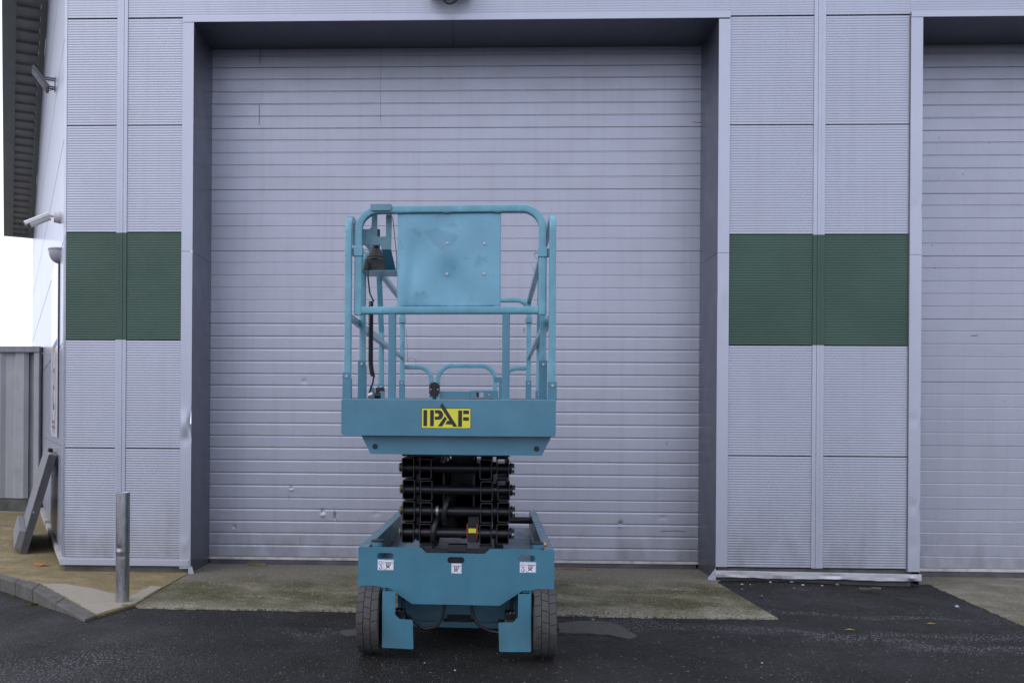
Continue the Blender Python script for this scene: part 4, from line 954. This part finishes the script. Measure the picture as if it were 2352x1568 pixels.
# side guardrails
def bracket(x, y, ztop, parent, bz=.021):
    b = MB().box(x - .0215, x + .0215, y - .0225, y - .0195, 1.376, ztop); b.box(x - .0215, x - .0185, y - .0194, y + .02, 1.376, ztop); b.box(x + .0185, x + .0215, y - .0194, y + .02, 1.376, ztop - .03)
    o = b.build('post_socket', M['teal'], parent, .0015); MB().tube((x, y - .0226, ztop - bz), (x, y - .0295, ztop - bz), .0075, 6).build('bolt', M['bolt'], o)
for s in (-1, 1):
    xe = CXP + s * .5165; xm = CXP + s * .488
    e = bpy.data.objects.new('side_guardrail', None); scene.collection.objects.link(e); e.parent = lift
    b = MB().sweep(fillet([(xe, PY + .02, 1.384), (xe, PY + .02, 2.312), (xe, .80, 2.312), (xe, .975, 1.86), (xe, .975, 1.384)], [.085, .05, .06], 10), rrect(.034, .034, .006), (1, 0, 0)); b.build('rail_tube', M['tealtop'], e)
    MB().sweep([(xe, PY + .038, 1.803), (xe, .958, 1.803)], rrect(.030, .034, .006), (1, 0, 0)).build('mid_rail', M['tealtop'], e)
    zt1 = 1.518 if s < 0 else 1.474
    bracket(xe + (.002 * s), PY + .02, zt1, e); bracket(xe, .975, 1.517 if s < 0 else 1.474, e)
    # collar joining hoop and side rail
    xc = xl if s < 0 else xr; zc = 2.134 if s < 0 else 2.124
    cb = MB().box(xc - .0225, xc + .0225, YH - .0235, YH - .0195, zc - .024, zc + .024).box(xc - .0225, xc - .0190, YH - .019, YH + .019, zc - .024, zc + .024).box(xc + .0190, xc + .0225, YH - .019, YH + .019, zc - .024, zc + .024)
    lk = (xe + .0175, xc - .0235) if s < 0 else (xc + .0235, xe - .0175); cb.box(min(lk), max(lk), YH - .01, YH + .015, zc - .022, zc + .02)
    co = cb.build('collar', M['tealtop'], e, .002)
    xi = xc + .023 if s < 0 else xc - .023; dr = 1 if s < 0 else -1
    MB().tube((xi, YH, zc + .0), (xi + .022 * dr, YH, zc), .0042, 10).tube((xi + .018 * dr, YH, zc - .006), (xi + .018 * dr, YH, zc + .006), .006, 8).build('locking_pin', M['bolt'], co)
    if s > 0:
        MB().sweep(fillet([(xi - .018, YH, zc), (xi - .035, YH - .005, zc - .05), (xi - .01, YH + .02, zc - .11), (xi + .05, YH + .05, zc - .105)], [.05, .05], 8), circ(.0011, 6), (0, 1, 0)).build('pin_wire', M['bolt'], co)
        MB().sweep(fillet([(xi - .018, YH, zc - .005), (xi - .012, YH, zc - .025), (xi + .006, YH - .0, zc - .034)], .015, 6), circ(.0018, 6), (0, 1, 0)).build('pin_clip', M['bolt'], co)
    m = bpy.data.objects.new('main_side_guardrail', None); scene.collection.objects.link(m); m.parent = lift
    b = MB().sweep(fillet([(xm, -.03, 1.384), (xm, -.03, 2.20), (xm, 1.985, 2.20)], .07, 10), rrect(.034, .034, .006), (1, 0, 0)); b.build('rail_tube', M['tealtop'], m)
    MB().sweep([(xm, -.012, 1.770), (xm, 1.975, 1.770)], rrect(.028, .03, .005), (1, 0, 0)).build('mid_rail', M['tealtop'], m)
    MB().sweep([(xm, 2.003, 1.384), (xm, 2.003, 2.19)], rrect(.036, .034, .006), (1, 0, 0)).build('rear_post', M['tealtop'], m)
    bracket(xm, -.03, 1.60, m); bracket(xm, 2.003, 1.590, m)
    MB().box(xm - .024, xm + .024, 1.97, 2.03, 2.035, 2.075).build('collar', M['tealtop'], m, .002)
    MB().tube((xm + .0, 1.965, 1.86), (xm + .006, 1.965, 1.90), .006, 8).build('pin', M['tealtop'], m)
# rear hoop, arcs and gate
rg_ = bpy.data.objects.new('rear_guardrail', None); scene.collection.objects.link(rg_); rg_.parent = lift
xm0, xm1 = CXP - .488, CXP + .488; YR = 2.04
MB().sweep(fillet([(xm0, YR, 2.04), (xm0, YR, 2.215), (xm1, YR, 2.215), (xm1, YR, 2.04)], .095, 12), rrect(.034, .034, .006), (0, 1, 0)).build('hoop_tube', M['tealtop'], rg_)
AT = rrect(.032, .032, .006)
MB().sweep(fillet([(xm0 + .018, YR, 1.695), (-.288, YR, 1.695), (-.288, YR, 1.384)], .10, 12), AT, (0, 1, 0)).build('arc_tube', M['tealtop'], rg_)
MB().sweep(fillet([(xm1 - .018, YR, 1.688), (.275, YR, 1.688), (.275, YR, 1.384)], .10, 12), AT, (0, 1, 0)).build('arc_tube', M['tealtop'], rg_)
gt = bpy.data.objects.new('entry_gate', None); scene.collection.objects.link(gt); gt.parent = lift
MB().sweep(fillet([(-.235, YR, 1.384), (-.235, YR, 1.707), (.208, YR, 1.707), (.208, YR, 1.384)], .11, 12), AT, (0, 1, 0)).build('gate_tube', M['tealtop'], gt)
MB().box(-.218, .02, YR + .0, YR + .02, 1.455, 1.508).box(-.218, .02, YR - .012, YR + .0, 1.455, 1.458).build('gate_bar', M['teal'], gt)
lb = plate('latch_plate', [(.021, 1.452), (.232, 1.452), (.232, 1.514), (.021, 1.514)], [rpoly([(.062, 1.464), (.120, 1.464), (.120, 1.500), (.062, 1.500)], .008)], YR - .02, YR - .016, M['teal'], gt)
MB().tube((.163, YR - .0205, 1.483), (.163, YR - .026, 1.483), .007, 6).build('bolt', M['bolt'], lb)
MB().box(.063, .085, YR - .01, YR + .01, 1.462, 1.502).build('latch_tongue', M['black'], gt)
MB().box(.2, .26, YR - .018, YR + .01, 1.580, 1.620).build('gate_stop', M['teal'], gt, .002); MB().box(.238, .262, YR - .018, YR + .01, 1.384, 1.578).build('gate_post', M['teal'], gt, .002)
h = MB().box(-.302, -.272, YR - .024, YR - .017, 1.470, 1.572).box(-.251, -.221, YR - .024, YR - .017, 1.470, 1.572).tube((-.2615, YR - .02, 1.42), (-.2615, YR - .02, 1.578), .012, 14)
for z in (1.49, 1.52, 1.55): h.box(-.285, -.238, YR - .030, YR - .02, z - .006, z + .006)
ho = h.build('hinge', M['black'], gt, .002)
for x in (-.298, -.225):
    for z in (1.478, 1.522, 1.564): MB().tube((x + (.01 if z == 1.522 and x < -.26 else (-.01 if z == 1.522 else 0)), YR - .031, z), (x + (.01 if z == 1.522 and x < -.26 else (-.01 if z == 1.522 else 0)), YR - .034, z), .005, 8).build('screw', M['bolt'], ho)
for x, z in ((xm0 + .03, 1.735), (xm1 - .03, 1.735)): MB().tube((x, YR - .03, z), (x, YR - .045, z), .006, 8).build('pin_bolt', M['bolt'], rg_)
MB().sweep(fillet([(xm0 + .022, YR, 2.0), (xm0 + .034, YR, 1.85), (xm0 + .036, YR, 1.745)], .05, 4), circ(.0013, 6), (0, 1, 0)).build('pin_wire', M['black'], rg_)
MB().sweep([(xm0 + .07 + .035 * math.cos(a), YR, 1.735 + .03 * math.sin(a)) for a in [R(t) for t in range(180, -60, -20)]], circ(.0011, 6), (0, 1, 0)).build('pin_wire', M['black'], rg_)
MB().tube((xm1 - .035, YR - .03, 2.05), (xm1 - .035, YR - .04, 2.05), .009, 8).sweep([(xm1 - .035, YR - .03, 2.05), (xm1 - .03, YR - .03, 2.08)], circ(.003, 6), (0, 1, 0)).build('locking_pin', M['bolt'], rg_)
MB().sweep(fillet([(xm1 - .035, YR - .03, 2.0), (xm1 - .06, YR - .03, 1.94), (xm1 - .04, YR - .03, 1.96), (xm1 - .03, YR - .03, 2.0)], .01, 4), circ(.0012, 6), (0, 1, 0)).build('pin_wire', M['black'], rg_)

# control box and bracket
YB = -.262
plate('control_bracket', rpoly([(-.532, 2.262), (-.443, 2.262), (-.433, 2.275), (-.432, 2.335), (-.403, 2.335), (-.403, 2.222), (-.358, 2.222), (-.358, 2.335), (-.327, 2.335), (-.330, 2.155), (-.381, 2.155), (-.385, 2.178), (-.532, 2.178)],
                                [0, .006, 0, 0, 0, .008, .008, 0, 0, 0, 0, .008, 0]), [], YB, YB + .004, M['bracket'], lift)
b = MB(); v = [(-.381, YB, 2.1545), (-.3305, YB, 2.1545), (-.316, -.16, 2.062), (-.369, -.16, 2.064)]; b.add(v + [(x, y + .004, z) for x, y, z in v], [(0, 1, 2, 3), (7, 6, 5, 4), (0, 4, 5, 1), (1, 5, 6, 2), (2, 6, 7, 3), (3, 7, 4, 0)]); b.build('bracket_skirt', M['teal'], lift)
b = MB(); v = [(-.326, YB + .004, 2.325), (-.326, YB + .02, 2.325), (-.322, -.1, 2.15), (-.322, -.085, 2.15), (-.322, -.1, 2.065), (-.322, -.085, 2.065)]
b.add(v + [(x + .003, y, z) for x, y, z in v], [(0, 1, 3, 2), (2, 3, 5, 4), (6, 7, 9, 8), (8, 9, 11, 10), (0, 6, 8, 2), (2, 8, 10, 4), (1, 7, 9, 3), (3, 9, 11, 5)]); b.build('bracket_strut', M['teal'], lift)
MB().box(-.497, -.310, -.20, -.02, 2.056, 2.060).build('control_tray', M['tealtop'], lift)
cb = bpy.data.objects.new('control_box', None); scene.collection.objects.link(cb); cb.parent = lift
v = [(-.490, -.19, 2.062), (-.372, -.19, 2.062), (-.372, -.05, 2.062), (-.490, -.05, 2.062), (-.478, -.165, 2.128), (-.378, -.165, 2.128), (-.378, -.07, 2.128), (-.478, -.07, 2.128)]
MB().add(v, [(0, 1, 2, 3), (4, 5, 6, 7), (0, 1, 5, 4), (1, 2, 6, 5), (2, 3, 7, 6), (3, 0, 4, 7)]).build('box_body', M['black'], cb, .004)
bt = MB()
for z, r_ in ((2.128, .050), (2.142, .045), (2.156, .038), (2.170, .032)): bt.tube((-.430, -.12, z), (-.430, -.12, z + .013), r_, 20, r_ * .84)
bt.build('joystick_boot', M['black'], cb); MB().tube((-.43, -.12, 2.18), (-.425, -.12, 2.29), .022, 16, .018).build('joystick', M['black'], cb, .004)
gl = MB()
for q in range(5): gl.tube((-.459, -.196 - q * .002, 2.098 - q * .007), (-.459, -.198 - q * .002, 2.093 - q * .007), .014 - q * .0012, 14)
gl.build('cable_gland', M['black'], cb)
MB().sweep(fillet([(-.459, -.205, 2.07), (-.457, -.21, 2.02), (-.449, -.2, 1.94), (-.432, -.2, 1.905), (-.428, -.2, 1.895)], [.05, .05, .02], 6), circ(.0042, 10), (0, 1, 0)).build('cable', M['black'], cb)
# coiled cable: straight length, turns getting looser at the top
pts = []; turns = 46; z = 1.900
for i in range(turns * 14 + 1):
    t = i / (turns * 14); a = i / 14 * 2 * math.pi; zc_ = 1.900 - .395 * (t ** .92); xc_ = -.442 + .006 * max(0, (t - .75) / .25) ** 2 * 2
    pts.append((xc_ + .0102 * math.cos(a), -.2 + .0102 * math.sin(a), zc_))
# use a fixed side vector along z for a stable frame
MB().sweep(pts, circ(.0037, 6), (0, 0, 1)).build('coiled_cable', M['black'], cb)
MB().sweep(fillet([(-.425, -.2, 1.505), (-.430, -.2, 1.47), (-.448, -.19, 1.425), (-.452, -.19, 1.39)], .02, 5), circ(.0045, 8), (0, 1, 0)).build('cable', M['black'], cb)
pg_ = MB().tube((-.452, -.19, 1.402), (-.430, -.19, 1.412), .014, 12); pg_.build('plug_socket', M['bolt'], cb)
b = MB().tube((-.425, -.15, 1.405), (-.395, -.15, 1.405), .016, 14).tube((-.412, -.152, 1.39), (-.412, -.152, 1.43), .008, 10); b.add(*[[(-.422, -.16, 1.447), (-.377, -.16, 1.449), (-.374, -.16, 1.428), (-.400, -.16, 1.430), (-.412, -.16, 1.418), (-.420, -.16, 1.42)] + [(-.422, -.13, 1.447), (-.377, -.13, 1.449), (-.374, -.13, 1.428), (-.400, -.13, 1.430), (-.412, -.13, 1.418), (-.420, -.13, 1.42)], [(0, 1, 2, 3, 4, 5), (11, 10, 9, 8, 7, 6)] + [(i, (i + 1) % 6, (i + 1) % 6 + 6, i + 6) for i in range(6)]])
b.build('foot_switch', M['black'], lift, .001)
plate('switch_bracket', [(-.455, 1.381), (-.428, 1.381), (-.428, 1.445), (-.455, 1.460)], [], -.135, -.131, M['teal'], lift)

# ================================================================ small debris
def pebble(seed, r, m):
    rd = random.Random(seed); bm = bmesh.new(); bmesh.ops.create_icosphere(bm, subdivisions=2, radius=r)
    for v_ in bm.verts: v_.co = Vector((v_.co.x * rd.uniform(.9, 1.2), v_.co.y * rd.uniform(.8, 1), v_.co.z * .6)) * rd.uniform(.85, 1.1)
    me = bpy.data.meshes.new('pebble'); bm.to_mesh(me); bm.free(); me.materials.append(m); return me
st = [((2.206, 6.955), .014, 's'), ((2.267, 6.946), .009, 's'), ((2.467, 7.07), .014, 's'), ((2.648, 7.10), .022, 'd'), ((2.692, 6.988), .016, 's'), ((2.848, 6.999), .013, 's'),
      ((2.561, 6.82), .014, 'd'), ((2.2, 6.489), .014, 'd'), ((2.141, 6.754), .013, 'd'), ((3.494, 6.273), .020, 's'), ((3.0, 7.08), .02, 'd'), ((3.3, 7.0), .009, 's')]
# stones further left, on the apron and before the wheels
for (u, v_, r_, t) in ((1362, 1422, .02, 'd'), (1045, 1537, .008, 's'), (975, 1520, .006, 's'), (596, 1318, .012, 's'), (605, 1325, .011, 'd'), (470, 1331, .012, 'd'), (520, 1395, .012, 'd'), (1920, 1410, .01, 'd'), (1750, 1520, .008, 's')):
    q = ground_at(u, v_, .006); st.append((q, r_, t))
PL = ['pale pebble nearest the crumpled flashing at its left end', 'smallest pale pebble beside the left end of the crumpled flashing', 'pale pebble close under the crumpled flashing, left third',
      'dark flat pebble tucked under the crumpled flashing left of its middle', 'larger pale pebble before the middle of the crumpled flashing', 'pale pebble right of the middle of the crumpled flashing',
      'dark bluish pebble between the two doors, a hand from the flashing', 'dark pebble farthest from the wall beside the right slanted edge of the big apron', 'dark pebble at the back of the big apron right edge',
      'largest pale pebble on the edge of the right concrete apron', 'dark pebble under the crumpled flashing near its middle', 'tiny pale pebble below the brown leaf',
      'dark stone on the front edge of the big apron just right of the lift', 'pale speck of stone in front of the lift, nearest the camera', 'pale speck of stone in front of the lift beside the left wheel',
      'pale pebble at the big door foot beside the mossy wood scrap', 'dark pebble at the big door foot beside the mossy wood scrap', 'dark pebble at the foot of the left door reveal',
      'dark pebble on the front edge of the big apron near the bollard', 'dark pebble on the bare asphalt right of the big apron corner', 'pale speck of stone on the asphalt at the right, nearest the camera']
for i, (p, r_, t) in enumerate(st):
    o = bpy.data.objects.new('pebble', pebble(i, r_ * .75, M['stone'] if t == 's' else M['darkstone'])); scene.collection.objects.link(o); o.location = (p[0], p[1], .002 + dip(p[0], p[1]) + r_ * .2)
    side = 'by the wall between the two doors' if i < 12 else ('on the ground before the big door' if i < 21 else '')
    lab = 'tiny %s pebble %s' % ('pale' if t == 's' else 'dark', side)
    tag(o, lab, 'pebble', 'pebbles lying on the ground')
    o['label'] = PL[i]
b = MB(); rd = random.Random(5); pts = [(.09 * math.cos(i * math.pi / 7) * rd.uniform(.7, 1), .035 * math.sin(i * math.pi / 7) * rd.uniform(.6, 1), .006 + rd.uniform(0, .014)) for i in range(14)]
b.add(pts + [(0, 0, .012)], [(i, (i + 1) % 14, 14) for i in range(14)]); o = b.build('dead_leaf', M['leaf'], None, 0, (3.124, 6.806, 0)); o.modifiers.new('t', 'SOLIDIFY').thickness = .002
tag(o, 'flat brown leaf on the asphalt before the crumpled kick flashing', 'leaf')
# yellow leaf specks
for i, (x, y, lab) in enumerate(((2.395, 5.461, 'tiny yellow leaf lying on the asphalt right of the apron corner'), (2.991, 5.659, 'tiny yellow leaf on the asphalt nearest the right apron'))):
    b = MB().add([(-.03, 0, .004), (-.01, -.01, .008), (.03, 0, .004), (.0, .012, .007)], [(0, 1, 2, 3)]); o = b.build('fallen_leaf', M['ochre'], None, 0, (x, y, 0)); o.modifiers.new('t', 'SOLIDIFY').thickness = .001; tag(o, lab, 'leaf')
# wood scraps at the door foot
o = MB().box(-.08, .08, -.015, .015, .006, .024).build('wood_scrap', M['wood'], None, .003, (-1.80, 7.57, 0)); tag(o, 'short mossy scrap of wood against the foot of the big door', 'wood')
o = MB().box(-.16, .16, -.012, .012, .006, .02).build('wood_scrap', M['wood'], None, .003, (.97, 7.54, 0), (0, 0, R(-2))); tag(o, 'longer thin strip of wood at the door foot right of the lift', 'wood')
# weeds
def weed(p, z, n, h, label, seed):
    rd = random.Random(seed); b = MB()
    for i in range(n):
        a = rd.uniform(0, 6.28); l = h * rd.uniform(.6, 1.2); ba = Vector((rd.uniform(-.02, .02), rd.uniform(-.012, .012), 0)); dr = Vector((math.cos(a), math.sin(a), rd.uniform(.5, 1.6))).normalized(); w = Vector((-math.sin(a), math.cos(a), 0)) * l * .16
        m1 = ba + dr * l * .55; tp = ba + dr * l + Vector((0, 0, -l * .25)); b.add([ba, m1 + w, tp, m1 - w], [(0, 1, 2, 3)])
    o = b.build('weed', M['weed'], None, 0, (p[0], p[1], z)); tag(o, label, 'weed')
weed(ground_at(77, 1390, -.08), -.085, 40, .05, 'small green weed growing at the foot of the kerb', 1)
weed(ground_at(22, 1368, -.08), -.088, 12, .025, 'very small weed at the kerb foot near the left edge', 2)
weed(ground_at(283, 1391, .01), .01, 22, .022, 'tuft of moss and weed at the base of the bollard', 3)
weed((-2.29, 5.72), .0, 14, .018, 'low mossy clump at the kerb corner in front of the bollard', 4)
